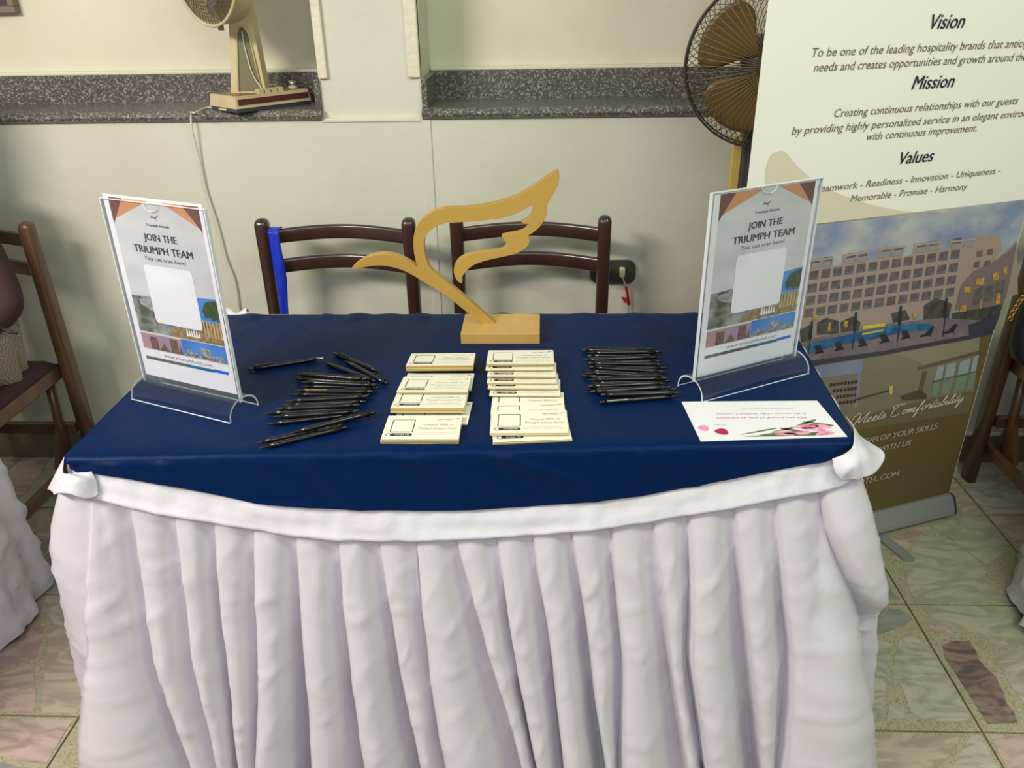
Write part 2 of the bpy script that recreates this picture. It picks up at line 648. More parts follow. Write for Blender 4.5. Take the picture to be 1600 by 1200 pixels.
def bluef(u, v):
    s = u*FW
    zb = interp(BX, BZ, s)
    top = .62
    if v < top:                             # back to front over the tabletop
        t = v/top
        p = quad(u, 1-t*(1-.02))
        nb = .0035*max(0, noise.noise(Vector((p.x*16, 2, 4))))*(1-t)**6*2
        fr = max(0, (t-.8)/.2)**2
        wr = .0040*fr*noise.noise(Vector((p.x*22+p.y*14, p.y*5, 0)))
        zz = .7515+nb*2.2+wr+.0006*noise.noise(Vector((p.x*7, p.y*7, 9)))
        zz = min(zz, .7521) if t > .1 else zz
        if t < .02:
            zz -= .012
        return Vector((p.x, p.y, zz))
    t = (v-top)/(1-top)
    base = FL+fdir*s
    nb_ = 6/46
    if t < nb_:
        a = t/nb_*PI/2
        q = base+fn*(RB*math.sin(a)) - fn*0
        return Vector((q.x, q.y, .7515-RB+RB*math.cos(a)+.0008*noise.noise(Vector((s*22, a, 0)))))
    k = (t-nb_)/(1-nb_)
    z = (.7515-RB)*(1-k)+zb*k
    o = RB+.003*noise.noise(Vector((s*7+z*5, z*9, 1)))*k+.0025*noise.noise(Vector((s*20+z*25, z*10, 5)))*(1-k)
    o += .0035*max(0, 1-abs(noise.noise(Vector((s*5.5+z*11, z*4-s*2, 21))))*2.6)**5
    e = min(s, FW-s)
    if e < .05:
        o -= (.05-e)**2*6
    q = base+fn*o
    return Vector((q.x, q.y, z))
bl = obj('blue_table_cover', grid(220, 90, bluef), M_blue, None, True)
tag(bl, 'navy blue satin cover spread over the tabletop with a sagging front drop', 'tablecloth')
solid(bl, .0014)

# ------------------------------------------------------------------ pleated skirt
def corner_path():
    """points (pos, normal) of the skirt line: left side, front, right side"""
    r = .03
    return r
def skirt_frame(s):
    """s<0: left side (going back), 0..FW front, >FW right side"""
    r = .035
    arc = r*PI/2
    if s < r:
        if s > r-arc:
            a = (r-s)/r
            c = FL+fdir*r-fn*r
            n = fn*math.cos(a)-fdir*math.sin(a)
            return c+n*r, n
        q = r-arc-s
        side = (BL-FL).normalized()
        n = -fdir
        return FL-fn*r+side*q, Vector((-side.y, side.x, 0)).normalized()
    if s > FW-r:
        s2_ = s-(FW-r)
        if s2_ < arc:
            a = s2_/r
            c = FL+fdir*(FW-r)-fn*r
            n = fn*math.cos(a)+fdir*math.sin(a)
            return c+n*r, n
        q = s2_-arc
        side = (BR-FR).normalized()
        return FR-fn*r+side*q, Vector((side.y, -side.x, 0)).normalized()
    return FL+fdir*s, fn
TOPS = [92, 152, 206, 271, 331, 392, 456, 521, 585, 646, 704, 772, 829, 890, 954, 1017, 1075, 1142, 1205, 1272, 1352]
MIDS = [112, 184, 236, 300, 350, 396, 470, 546, 622, 668, 772, 806, 862, 925, 972, 1046, 1075, 1165, 1228, 1300, 1364]
BOTS = [128, 222, 318, 350, 374, 399, 492, 579, 668, 706, 832, 853, 880, 948, 962, 1075, 1100, 1184, 1202, 1296, 1352]
tops = [front_at(x, 810)[0] for x in TOPS]
mids = [front_at(x, 1000, .03)[0] for x in MIDS]
bots = [front_at(x, 1190, .045)[0] for x in BOTS]
side_pl = [-.50, -.41, -.33, -.25, -.17, -.09, -.04]
A0 = side_pl + tops + [FW+.03, FW+.11, FW+.2, FW+.3, FW+.4, FW+.52]
A1 = side_pl + mids + [FW+.04, FW+.12, FW+.2, FW+.3, FW+.4, FW+.52]
A2 = side_pl + bots + [FW+.05, FW+.12, FW+.2, FW+.3, FW+.4, FW+.52]
PC = [0, .035, .09, .18, .28, .38, .48, .58, .67, .76, .84, .91, .96]
PH = [-.95, .8, 1.05, 1.1, 1.05, .95, .75, .42, -.05, -.55, -.9, -1.05, -1.05]
NVS = 70
cols = []
rnd = random.Random(3)
pam = [rnd.uniform(.7, 1.25) for _ in A0]
for i in range(len(A0)-1):
    for c, h in zip(PC, PH):
        cols.append((i, c, h))
def skirt_pt(ci, v):
    i, c, h = ci
    if v < .5:
        a = A0[i]+(A1[i]-A0[i])*v*2
        b = A0[i+1]+(A1[i+1]-A0[i+1])*v*2
    else:
        a = A1[i]+(A2[i]-A1[i])*(v*2-1)
        b = A1[i+1]+(A2[i+1]-A1[i+1])*(v*2-1)
    s = a+(b-a)*c
    s += .006*noise.noise(Vector((i*1.7+c*.6, v*2.6, 2)))*min(1, v*3)
    P, N = skirt_frame(s)
    zt = interp(NX, NZ, min(max(s, 0), FW)) + .014
    z = zt*(1-v)+.012*v
    am = (.0028+.033*min(1, v*1.1)**.75)*pam[i]*min(1.5, (b-a)/.055)
    bulge = math.sin(PI*c)*(.003+.006*v)
    wr = .0045*noise.noise(Vector((s*9, z*5.5+s*5, i*.37)))*min(1, v*4)
    wr += .0018*noise.noise(Vector((s*26+z*14, z*12, i*.9)))*min(1, v*4)
    r1 = 1-abs(noise.noise(Vector((s*13-z*7, z*6+s*5, i*.5+7))))*2.2
    r2 = 1-abs(noise.noise(Vector((s*11+z*9, z*10-s*6, i*.8+3))))*2.2
    wr += (.0045*max(0, r1)**6+.0035*max(0, r2)**7)*min(1, v*5)
    # flare: sides spread more than the front
    fl = (.046+.055*min(max(s/FW, 0), 1))*v
    fl_side = (.115*v**.5 if s > FW/2 else .132*v**.42)
    k = min(1, abs(N.dot(fdir)))
    o = .004+am*h*.8+bulge+wr+fl*(1-k)+fl_side*k+.07*v*k*math.sqrt(max(0, 1-k*k))*(s > FW/2)
    return Vector((P.x, P.y, z))+N*o
V = []
for j in range(NVS):
    for ci in cols:
        V.append(skirt_pt(ci, (j/(NVS-1))))
nc = len(cols)
F = [(j*nc+i+1, j*nc+i, (j+1)*nc+i, (j+1)*nc+i+1) for j in range(NVS-1) for i in range(nc-1)]
sk = thing('table_skirt', 'white satin pleated skirt hanging from the front of the blue covered table', 'table skirt', (-.12, 1.08, 0))
pl = obj('pleated_panel', (V, F), M_satin, sk, True)
solid(pl, .001)
# header band
def band(u, v):
    s = -.03+u*(FW+.055)
    P, N = skirt_frame(s)
    sc = min(max(s, 0), FW)
    zt = interp(BX, BZ, sc)+.012
    zb = interp(NX, NZ, sc)+.0015*noise.noise(Vector((s*12, 0, 0)))
    z = zt*(1-v)+zb*v
    vv = max(0, v-.22)/.78
    o = .0085+.015*vv**1.3+(.0050*noise.noise(Vector((s*34, v*1.3, 4)))*(1-v*.4)+.003*noise.noise(Vector((s*9, v*3, 8))))*min(1, vv*6)
    return Vector((P.x, P.y, z))+N*o
hb = obj('header_band', grid(260, 16, band), M_white, sk, True)
solid(hb, .0012)
hb2 = obj('band_seam', join(tube([band(.02+.96*i/120, .30)+fn*.0006 for i in range(121)], .0007, 4)), M_white, hb, True)
# corner knots: folded-over cloth
def sheetpoly(rows, name, par, m, n=8):
    """surface through rows of 3D points, smoothed"""
    R = [smoothpath(r, n) for r in rows]
    L = len(R[0])
    colsP = [smoothpath([r[i] for r in R], n) for i in range(L)]
    K = len(colsP[0])
    V = [colsP[i][k]+fn*(.006*max(0, 1-abs(noise.noise(Vector((i*.09+k*.03, k*.05, 2.5))))*2.5)**2-.002)+Vector((0, 0, .0015*noise.noise(Vector((i*.1, k*.1, 7))))) for k in range(K) for i in range(L)]
    F = [(k*L+i, k*L+i+1, (k+1)*L+i+1, (k+1)*L+i) for k in range(K-1) for i in range(L-1)]
    o = obj(name, (V, F), m, par, True)
    solid(o, .0012, 0)
    return o
def fp(x, y, off):
    return on_plane(x, y, FL+fn*off, fn)
sheetpoly([[fp(101, 714, -.012), fp(98, 730, .004), fp(104, 740, .016), fp(122, 740, .017), fp(143, 737, .016)],
           [fp(88, 738, -.02), fp(92, 746, .014), fp(112, 748, .032), fp(132, 752, .030), fp(151, 756, .018)],
           [fp(75, 764, -.02), fp(84, 770, .02), fp(108, 773, .040), fp(137, 780, .034), fp(155, 772, .020)]],
          'corner_fold', sk, M_white)
sheetpoly([[fp(1300, 716, .02), fp(1322, 708, .022), fp(1334, 688, .016), fp(1334, 668, -.03), fp(1322, 650, -.10)],
           [fp(1305, 738, .03), fp(1330, 728, .036), fp(1356, 712, .03), fp(1353, 693, -.015), fp(1337, 674, -.07)],
           [fp(1318, 750, .03), fp(1337, 748, .034), fp(1366, 741, .036), fp(1383, 710, .00), fp(1350, 688, -.05)]],
          'corner_fold', sk, M_white)

# ================================================================== neighbouring tables with skirts
def cloth_table(name, x0, x1, y0, y1, flare, label, seed, fr):
    t = thing(name, label, 'table', ((x0+x1)/2, (y0+y1)/2, 0))
    obj('tabletop', box(x0+.02, x1-.02, y0+.02, y1-.02, .715, .742), M_woodb, t)
    for a in (x0+.08, x1-.08):
        for b in (y0+.08, y1-.08):
            obj('leg', tube([(a, b, 0), (a, b, .716)], .014, 8), M_silver, t, True)
    P = [Vector((x0, y0, 0)), Vector((x1, y0, 0)), Vector((x1, y1, 0)), Vector((x0, y1, 0))]
    L = [(P[(i+1) % 4]-P[i]).length for i in range(4)]
    tot = sum(L)
    c0 = Vector(((x0+x1)/2, (y0+y1)/2, 0))
    def fn_(u, v):
        s = u*tot % tot
        i = 0
        while s > L[i]:
            s -= L[i]
            i += 1
        d = (P[(i+1) % 4]-P[i])/L[i]
        p = P[i]+d*s
        n = Vector((d.y, -d.x, 0))
        e0, e1 = s, L[i]-s
        if e0 < .1:
            dp = (P[i]-P[i-1]).normalized()
            n = (n*(.5+e0/.2)+Vector((dp.y, -dp.x, 0))*(.5-e0/.2)).normalized()*(1+.3*(1-e0/.1))
        if e1 < .1:
            dn = (P[(i+2) % 4]-P[(i+1) % 4]).normalized()
            n = (n*(.5+e1/.2)+Vector((dn.y, -dn.x, 0))*(.5-e1/.2)).normalized()*(1+.3*(1-e1/.1))
        if v < .1:
            k = 1-v/.1
            q = p*(1-k)+c0*k
            return Vector((q.x, q.y, .744))
        v2 = (v-.1)/.9
        ang = u*tot*2*PI/fr
        w_ = math.sin(ang+seed)+.35*math.sin(ang*2.3+seed*2)
        o = flare*v2**1.1*(1+.18*w_)+.018*v2*w_+.012*noise.noise(Vector((u*60, v2*5, seed)))*v2
        o += .006*noise.noise(Vector((u*160, v2*14, seed+3)))*v2
        rr_ = max(0, 1-abs(noise.noise(Vector((u*50-v2*6, v2*7+u*20, seed+9))))*2.2)
        o += .012*rr_**4*v2**.5
        z = .744-v2*(.744-.012)+.01*w_*v2*(v2 > .96)
        return p+n*o+Vector((0, 0, max(z, .006)))
    n = int(tot*90)
    o = obj('cloth', grid(n, 60, fn_, True), M_satin, t, True)
    return t
cloth_table('neighbour_table', -2.45, -1.315, .95, 1.585, .028, 'neighbouring table under a white satin floor-length cloth beside the seated person', 1.3, .23)
cloth_table('neighbour_table', 1.295, 2.4, .98, 1.64, .10, 'neighbouring table under a white satin cloth, near the handbag chair and the banner', 4.1, .26)

# ================================================================== chairs
CH_W = .402
def sect(w, d, n=12, e=3.4):
    P = []
    for k in range(n):
        a = 2*PI*k/n
        c, s = math.cos(a), math.sin(a)
        P.append((math.copysign(abs(c)**(2/e), c)*w/2, math.copysign(abs(s)**(2/e), s)*d/2))
    return P
def loft(levels, n=12):
    """levels: (center Vector, width, depth)"""
    V, F = [], []
    for c, w_, d_ in levels:
        for a, b in sect(w_, d_, n):
            V.append(Vector((c[0]+a, c[1]+b, c[2])))
    for i in range(len(levels)-1):
        for k in range(n):
            k2 = (k+1) % n
            F.append((i*n+k, i*n+k2, (i+1)*n+k2, (i+1)*n+k))
    F.append(tuple(range(n-1, -1, -1)))
    F.append(tuple((len(levels)-1)*n+k for k in range(n)))
    return V, F
def make_chair(label, wood, cush, H=.858):
    t = thing('folding_chair', label, 'chair', (0, 0, 0))
    hw = CH_W/2
    for sx in (-1, 1):
        x = sx*hw
        lv = [(Vector((x, .01, 0)), .034, .05), (Vector((x, .006, .42)), .036, .052), (Vector((x, 0, H-.10)), .036, .044)]
        for a in range(0, 91, 15):
            an = math.radians(a)
            lv.append((Vector((x, 0, H-.02+.02*math.sin(an))), max(.004, .038*math.cos(an)**.7), max(.004, .042*math.cos(an)**.7)))
        obj('back_post', loft(lv, 14), wood, t, True, local=True)
        obj('seat_rail', box(x-sx*.030-.011, x-sx*.030+.011, -.40, .01, .385, .428, .004), wood, t, local=True)
        obj('front_leg', loft([(Vector((x-sx*.03, -.385, 0)), .03, .034), (Vector((x-sx*.03, -.36, .39)), .032, .04)]), wood, t, True, local=True)
        obj('side_stretcher', box(x-sx*.03-.010, x-sx*.03+.010, -.39, .0, .10, .135, .003), wood, t, local=True)
        obj('inner_strut', loft([(Vector((x-sx*.055, -.04, .12)), .022, .03), (Vector((x-sx*.055, -.02, .40)), .022, .03)]), wood, t, True, local=True)
        obj('gusset', prism([Vector((x-sx*.066, -.10, .12)), Vector((x-sx*.066, .005, .12)), Vector((x-sx*.066, -.02, .24)), Vector((x-sx*.066, -.04, .24))], (sx*.016, 0, 0)), wood, t, local=True)
    def rail(z0, z1):
        def f(u, v):
            x = -hw+.012+(CH_W-.024)*u
            k = math.sin(PI*u)
            yb = .046*k
            zt = .004*k
            a = 2*PI*v
            c, s = math.cos(a), math.sin(a)
            return Vector((x, yb+math.copysign(abs(c)**.6, c)*.009, (z0+z1)/2+zt+math.copysign(abs(s)**.5, s)*(z1-z0)/2))
        V, F = grid(24, 17, f)
        return V, F
    obj('back_rail', rail(H-.073, H-.033), wood, t, True, local=True)
    obj('back_rail', rail(H-.158, H-.118), wood, t, True, local=True)
    obj('front_rail', box(-hw+.02, hw-.02, -.40, -.378, .385, .428, .004), wood, t, local=True)
    obj('cross_stretcher', box(-hw+.02, hw-.02, -.02, .0, .20, .235, .003), wood, t, local=True)
    def seat(u, v):
        x = (u-.5)*(CH_W-.035)
        y = -.405+.395*v
        e = min(u, 1-u, v, 1-v)*14
        return Vector((x, y, .43+.026*min(1, e)**.5+.006*math.sin(PI*u)*math.sin(PI*v)))
    st = obj('seat', grid(18, 18, seat), cush, t, True, local=True)
    solid(st, .012)
    return t
M_cush = mat('plum_cushion', (58, 38, 44), .8, bump=.5, bscale=300, bdist=.001)
ch = make_chair('dark wooden chair behind the table with a blue ribbon on its back', M_wood, M_cush)
ch.location = (-.562, 2.10, 0)
dup(ch, (-.032, 2.115, 0), (0, 0, math.radians(-1.5)), 'dark wooden chair behind the table in front of the wall socket')
chl = make_chair('brown wooden chair with plum seat that the person in brown sits on', M_woodb, M_cush)
chl.location = (-1.412-.20, 2.085, 0)
chr_ = make_chair('dark brown wooden chair past the banner with a dark handbag on it', M_woodb, M_cush)
chr_.location = (1.345+.20, 2.14, 0)

# blue ribbon
M_rib = mat('ribbon_blue', (18, 48, 190), .45, sheen=.3)
def rib(u, v):
    z = .829-.36*v
    wd = interp([0, .3, .6, 1], [.018, .017, .011, .009], v)
    x = interp([0, .4, .7, 1], [-.733, -.728, -.733, -.738], v)+(u-.5)*wd*2
    return Vector((x, 2.086+.004*math.sin(u*5+v*6), z))
rb = thing('blue_ribbon', 'bright blue ribbon hanging down the back post of the wooden chair', 'ribbon', (-.735, 2.086, .46))
o = obj('hanging_tail', grid(6, 30, rib), M_rib, rb, True)
solid(o, .0015)
def ribt(u, v):
    a = PI*v
    return Vector((-.733+(u-.5)*.036, 2.103-.017*math.cos(a), .826+.007*math.sin(a)))
o = obj('loop', grid(6, 12, ribt), M_rib, rb, True)
solid(o, .0015)

# wall socket
so = thing('wall_socket', 'dark grey rounded wall socket plate behind the wooden chair back', 'socket', (.211, YW, .653))
P = rrect(.145, .615, .277, .687, .024)
obj('backing', prism([Vector((x, YW-.006, z)) for x, z in rrect(.143, .613, .279, .690, .026)], (0, .006, 0)), mat('socket_rim', (190, 186, 160), .5), so)
obj('plate', prism([Vector((x, YW-.011, z)) for x, z in P], (0, .006, 0)), mat('socket_grey', (64, 66, 58), .4), so)
pg = thing('red_taped_plug', 'cream plug with a cord wrapped in red tape, in the grey socket', 'plug', (.236, YW-.012, .655))
obj('plug_body', box(.228, .244, YW-.03, YW-.0115, .64, .668, .003), mat('cream_plastic', (214, 206, 160), .45), pg)
cpath = smoothpath([(.236, YW-.026, .643), (.243, YW-.024, .625), (.252, YW-.018, .60), (.258, YW-.014, .57), (.262, YW-.012, .53), (.262, YW-.012, .42), (.25, YW-.014, .25), (.25, YW-.02, .012)])
obj('cord', tube(cpath, .0026, 6), mat('cord_cream', (200, 192, 160), .5), pg, True)
M_red = mat('red_tape', (176, 38, 44), .5)
obj('tape_wrap', tube(cpath[10:23], .0042, 8), M_red, pg, True)
obj('tape_flag', prism([Vector((.237, YW-.02, .578)), Vector((.257, YW-.02, .572)), Vector((.258, YW-.02, .556)), Vector((.246, YW-.02, .560))], (0, .001, 0)), M_red, pg)

# framed picture (upper left)
fr_ = thing('framed_picture', 'dark framed picture on the wall above the granite sill, only its lower corner in view', 'picture', (-1.67, YN, 1.36))
c0 = on_axis(24, 20, 1, YN-.03)
fx, fz = c0.x, c0.z
M_dk = mat('dark_frame', (70, 56, 52), .4)
for nm, g in (('frame_bar', box(fx-.5, fx, YN-.03, YN-.001, fz, fz+.018, .002)), ('frame_bar', box(fx-.5, fx, YN-.03, YN-.001, fz+.57, fz+.588, .002)),
              ('frame_bar', box(fx-.018, fx, YN-.03, YN-.001, fz+.018, fz+.57, .002)), ('frame_bar', box(fx-.5, fx-.482, YN-.03, YN-.001, fz+.018, fz+.57, .002))):
    obj(nm, g, mat('frame_taupe', (120, 108, 96), .5), fr_)
obj('picture_panel', box(fx-.482, fx-.018, YN-.02, YN-.004, fz+.018, fz+.57), M_dk, fr_)

# ================================================================== wing trophy
YWG = 1.54
wp = [(1318,18),(1335,35),(1337,75),(1318,130),(1285,190),(1252,248),(1260,270),(1257,300),(1240,335),(1205,380),(1160,415),(1140,425),(1152,450),(1148,475),(1130,500),(1095,525),(1040,545),(960,562),(880,580),(810,602),(765,635),(738,665),(725,690),(728,725),(700,712),(682,680),(674,645),(680,610),(700,580),(730,558),(780,540),(850,528),(930,520),(980,512),(1005,490),(1012,482),(995,460),(980,440),(975,427),(1020,415),(1070,408),(1110,395),(1135,375),(1142,352),(1118,352),(1098,340),(1130,325),(1155,300),(1170,265),(1168,242),(1145,243),(1110,265),(1060,290),(980,315),(880,328),(780,338),(690,342),(620,348),(560,368),(520,400),(495,440),(488,480),(492,530),(508,590),(535,640),(600,690),(680,755),(770,830),(870,915),(1003,1034),(935,1038),(840,960),(740,890),(650,815),(590,775),(520,735),(450,690),(380,650),(310,625),(240,612),(180,612),(120,622),(70,632),(35,632),(60,605),(110,570),(170,545),(240,537),(300,545),(360,567),(410,595),(448,622),(437,580),(425,520),(422,450),(435,380),(465,330),(510,292),(570,262),(640,250),(740,250),(840,240),(940,220),(1040,190),(1120,150),(1190,105),(1260,55)]
wpts = [on_axis(x/4+540, y/4+262, 1, YWG) for x, y in wp]
# subdivide softly, keeping notches sharp
def soft(P):
    out = []
    n = len(P)
    for i in range(n):
        a, b, c = P[i-1], P[i], P[(i+1) % n]
        u_, v_ = (b-a), (c-b)
        if u_.length > 0 and v_.length > 0 and u_.angle(v_) < 1.0:
            out.append(b*.75+a*.25*.5+c*.25*.5 if False else b+( (a-b)*.25))
            out.append(b+(c-b)*.25)
        else:
            out.append(b)
    return out
wg = thing('wing_trophy', 'gold painted wing sculpture on a rectangular gold block at the back of the table', 'trophy', (-.085, 1.545, .752))
bb = [on_axis(x, y, 2, .776) for x, y in ((723, 507), (843, 504), (845, 533), (723, 535))]
bz = box(-.166, -.004, 1.487, 1.598, .7525, .776, .0015)
obj('base_block', bz, M_goldwood, wg)
o = obj('wing', prism(soft(wpts), (0, .018, 0)), M_gold, wg)
bv = o.modifiers.new('bevel', 'BEVEL')
bv.width = .0012
bv.segments = 2
bv.limit_method = 'ANGLE'

# ================================================================== pens
M_penT = [M_black, M_blackm]
def make_pen(label):
    t = thing('ballpoint_pen', label, 'pen')
    L = .145
    R = .0046
    obj('barrel', tube([(-L/2+.016, 0, 0), (-L/2+.03, 0, 0), (0, 0, 0), (L/2-.03, 0, 0), (L/2-.012, 0, 0)], [.0036, R, R, R, R], 10), M_black, t, True, local=True)
    obj('tip', tube([(-L/2, 0, 0), (-L/2+.004, 0, 0), (-L/2+.0165, 0, 0)], [.0006, .0014, .0035], 8), M_blackm, t, True, local=True)
    obj('ring', tube([(.012, 0, 0), (.0135, 0, 0)], .0049, 10), M_blackm, t, True, local=True)
    obj('button', tube([(L/2-.0125, 0, 0), (L/2-.004, 0, 0), (L/2, 0, 0)], [.0032, .0032, .0022], 8), M_black, t, True, local=True)
    obj('clip', join(box(L/2-.05, L/2-.012, -.0014, .0014, .0052, .0064, .0004), box(L/2-.016, L/2-.012, -.0014, .0014, .003, .0058)), M_black, t, local=True)
    return t
proto = None
def put_pen(a, b, z, label, group, text=False, silver=False, roll=0, tipright=False):
    global proto
    pa = on_axis(a[0], a[1], 2, z)
    pb = on_axis(b[0], b[1], 2, z)
    c = (pa+pb)/2
    ang = math.atan2(pb.y-pa.y, pb.x-pa.x)
    if tipright:
        ang += PI
    if proto is None:
        proto = make_pen(label)
    t = dup(proto)
    t.location = c
    t.rotation_euler = (roll, 0, ang)
    tag(t, label, 'pen', group)
    if silver:
        for q in t.children:
            if q.name.startswith('tip'):
                q.data = q.data.copy()
                q.data.materials[0] = M_silver
                q['label'] = 'silver tip'
    if text:
        V, F, w_ = fit_text('www.triumphhotel.com', w=.042, h=.0022, bold=.02, res=1)
        n = len(V)
        V = [Vector((v.x-.052, 0, 0))+Vector((0, -math.sin(math.radians(38)-(v.y/.0048))*.00475, math.cos(math.radians(38)-(v.y/.0048))*.00475)) for v in V]
        o = obj('lettering', (V, F), M_goldink, t, local=True)
        o.rotation_euler = (-roll, 0, 0)
    return t
ORD = ['first', 'second', 'third', 'fourth', 'fifth', 'sixth', 'seventh', 'eighth', 'ninth', 'tenth', 'eleventh', 'twelfth', 'thirteenth', 'fourteenth', 'fifteenth', 'sixteenth', 'seventeenth', 'eighteenth', 'nineteenth', 'twentieth']
ZP = .7575
LP = [  # x0,y0,x1,y1, layer, extra
 (60,300,800,188,0,'s'), (910,140,1385,335,0,''), (1010,212,1450,450,0,''), (795,228,1330,425,0,''),
 (505,345,1235,402,1,''), (505,392,1290,445,0,'t'), (500,425,1400,465,1,''), (525,470,1400,488,0,''),
 (430,515,1365,525,1,'t'), (430,552,1310,555,0,''), (430,620,1240,572,1,''), (345,662,1280,620,0,''),
 (300,700,1180,658,1,''), (180,745,1080,692,0,''), (345,775,1100,725,1,''), (130,862,1200,742,0,''),
 (450,945,1350,722,1,''), (80,1052,1025,842,0,''), (125,1100,1080,868,0,'')]
SPEC = {0: 'black pen with a silver tip lying apart behind the left heap',
        1: 'black pen at the back of the left heap, slanting, farthest from the sign holder',
        2: 'black pen slanting beside the rearmost slanted pen of the left heap',
        3: 'shorter looking black pen slanting down onto the rows of the left heap'}
for i, (a, b, c, d, ly, ex) in enumerate(LP):
    lab = SPEC.get(i) or ('black pen %sin the left heap, %s pen counting from the back' % ('with gold lettering ' if ex == 't' else '', ORD[i]))
    if i == 18:
        lab = 'black pen in the left heap lying nearest the front table edge'
    if i == 17:
        lab = 'black pen lying against the frontmost pen of the left heap'
    put_pen((a/6.4+380, b/6.4+530), (c/6.4+380, d/6.4+530), ZP+.0068*ly, lab, 'black pens heaped beside the left sign holder', 't' == ex, 's' == ex, roll=random.uniform(-1, .6), tipright=(ex == 's' or i in (1, 5)))
RP = [(90,60,505,52,0,''), (120,74,545,68,1,''), (120,92,545,82,0,''), (115,112,490,98,1,''), (130,124,560,118,0,''),
 (130,130,560,138,1,''), (150,142,580,157,0,''), (125,152,580,178,1,''), (105,168,545,190,0,''), (105,182,560,205,1,''),
 (110,200,520,216,0,''), (130,220,570,212,1,''), (130,238,600,225,0,''), (105,258,600,238,1,''), (105,272,560,254,0,''),
 (130,287,600,260,1,''), (165,292,635,272,0,''), (200,303,650,290,1,'t'), (190,345,640,308,0,'')]
for i, (a, b, c, d, ly, ex) in enumerate(RP):
    lab = 'black pen %sin the right heap, %s pen counting from the back' % ('with gold lettering ' if ex == 't' else '', ORD[i])
    if i == 18:
        lab = 'black pen of the right heap lying nearest the front table edge'
    put_pen((a/3.478+880, b/3.478+530), (c/3.478+880, d/3.478+530), ZP+.0068*ly, lab, 'black pens heaped beside the right sign holder', 't' == ex, False, roll=random.uniform(-1, .6), tipright=random.random() < .6)

for q_ in list(proto.children)+[proto]:
    bpy.data.objects.remove(q_)
# ================================================================== cards
CW, CD, CT = .125, .078, .00095
def card_mesh():
    vs, fs = [], []
    x0, x1 = -CW/2, CW/2
    me = bpy.data.meshes.new('card')
    V = [(x0, 0, 0), (x1, 0, 0), (x1, CD, 0), (x0, CD, 0), (x0, 0, CT), (x1, 0, CT), (x1, CD, CT), (x0, CD, CT)]
    Fc = [(3, 2, 1, 0), (4, 5, 6, 7), (0, 1, 5, 4), (1, 2, 6, 5), (2, 3, 7, 6), (3, 0, 4, 7)]
    me.from_pydata(V, [], Fc)
    me.materials.append(M_card)
    me.materials.append(M_cardedge)
    for i, p in enumerate(me.polygons):
        p.material_index = 0 if i < 2 else 1
    return me
CM = card_mesh()
def card_print():
    z = CT+.0002
    fr = ring2d(rrect(-.052, .022, -.014, .064, .003), rrect(-.0505, .0235, -.0155, .0625, .002))
    pill = flat(rrect(-.050, .010, -.014, .0185, .004))
    dot = ring2d([(-.052+.0052*math.cos(a*PI/8), .0142+.0052*math.sin(a*PI/8)) for a in range(16)], [(-.052+.0040*math.cos(a*PI/8), .0142+.0040*math.sin(a*PI/8)) for a in range(16)])
    g = join(fr, pill, dot)
    ink = [Vector((v[0], v[1], z)) for v in g[0]], g[1]
    T = lambda s, x, y, w_, h, **k: (lambda q: ([Vector((v.x+x, v.y+y, z)) for v in q[0]], q[1]))(fit_text(s, w=w_, h=h, align='c', res=1, **k))
    script = join(T('Connect With Us', .026, .044, .050, .0065, shear=.5), T('Triumph Luxury Hotel', .025, .032, .064, .0065, shear=.5))
    small = join(T('Follow us on our platforms for', .026, .020, .052, .0035, shear=.2), T('latest and future updates and offers', .025, .0145, .066, .0035, shear=.2))
    logo = join(T('TRIUMPH', .034, .062, .026, .0042, shear=.1), ([Vector((x, y, z)) for x, y in ((.048, .065), (.056, .069), (.060, .067), (.053, .0655))], [(0, 1, 2, 3)]))
    word = T('SCAN ME', -.030, .0118, .024, .0048, bold=.03)
    word = ([Vector((v.x, v.y, z+.0002)) for v in word[0]], word[1])
    return [('frame_print', ink, M_ink), ('script_lettering', script, mat('ink_grey_brown', (128, 122, 118), .5)), ('small_lettering', small, mat('ink_light', (176, 174, 164), .5)), ('logo_print', logo, mat('ink_copper', (150, 104, 72), .5)), ('badge_lettering', word, M_card)]
CPR = [(n, mesh(n, g[0], g[1], m_), ) for n, g, m_ in card_print()]
def card(loc, rot, label, group, printed=False):
    o = bpy.data.objects.new('card', CM)
    C.objects.link(o)
    o.location = loc
    o.rotation_euler = rot
    tag(o, label, 'card', group)
    if printed:
        for n, me in CPR:
            c = bpy.data.objects.new(n, me)
            C.objects.link(c)
            c.parent = o
    return o
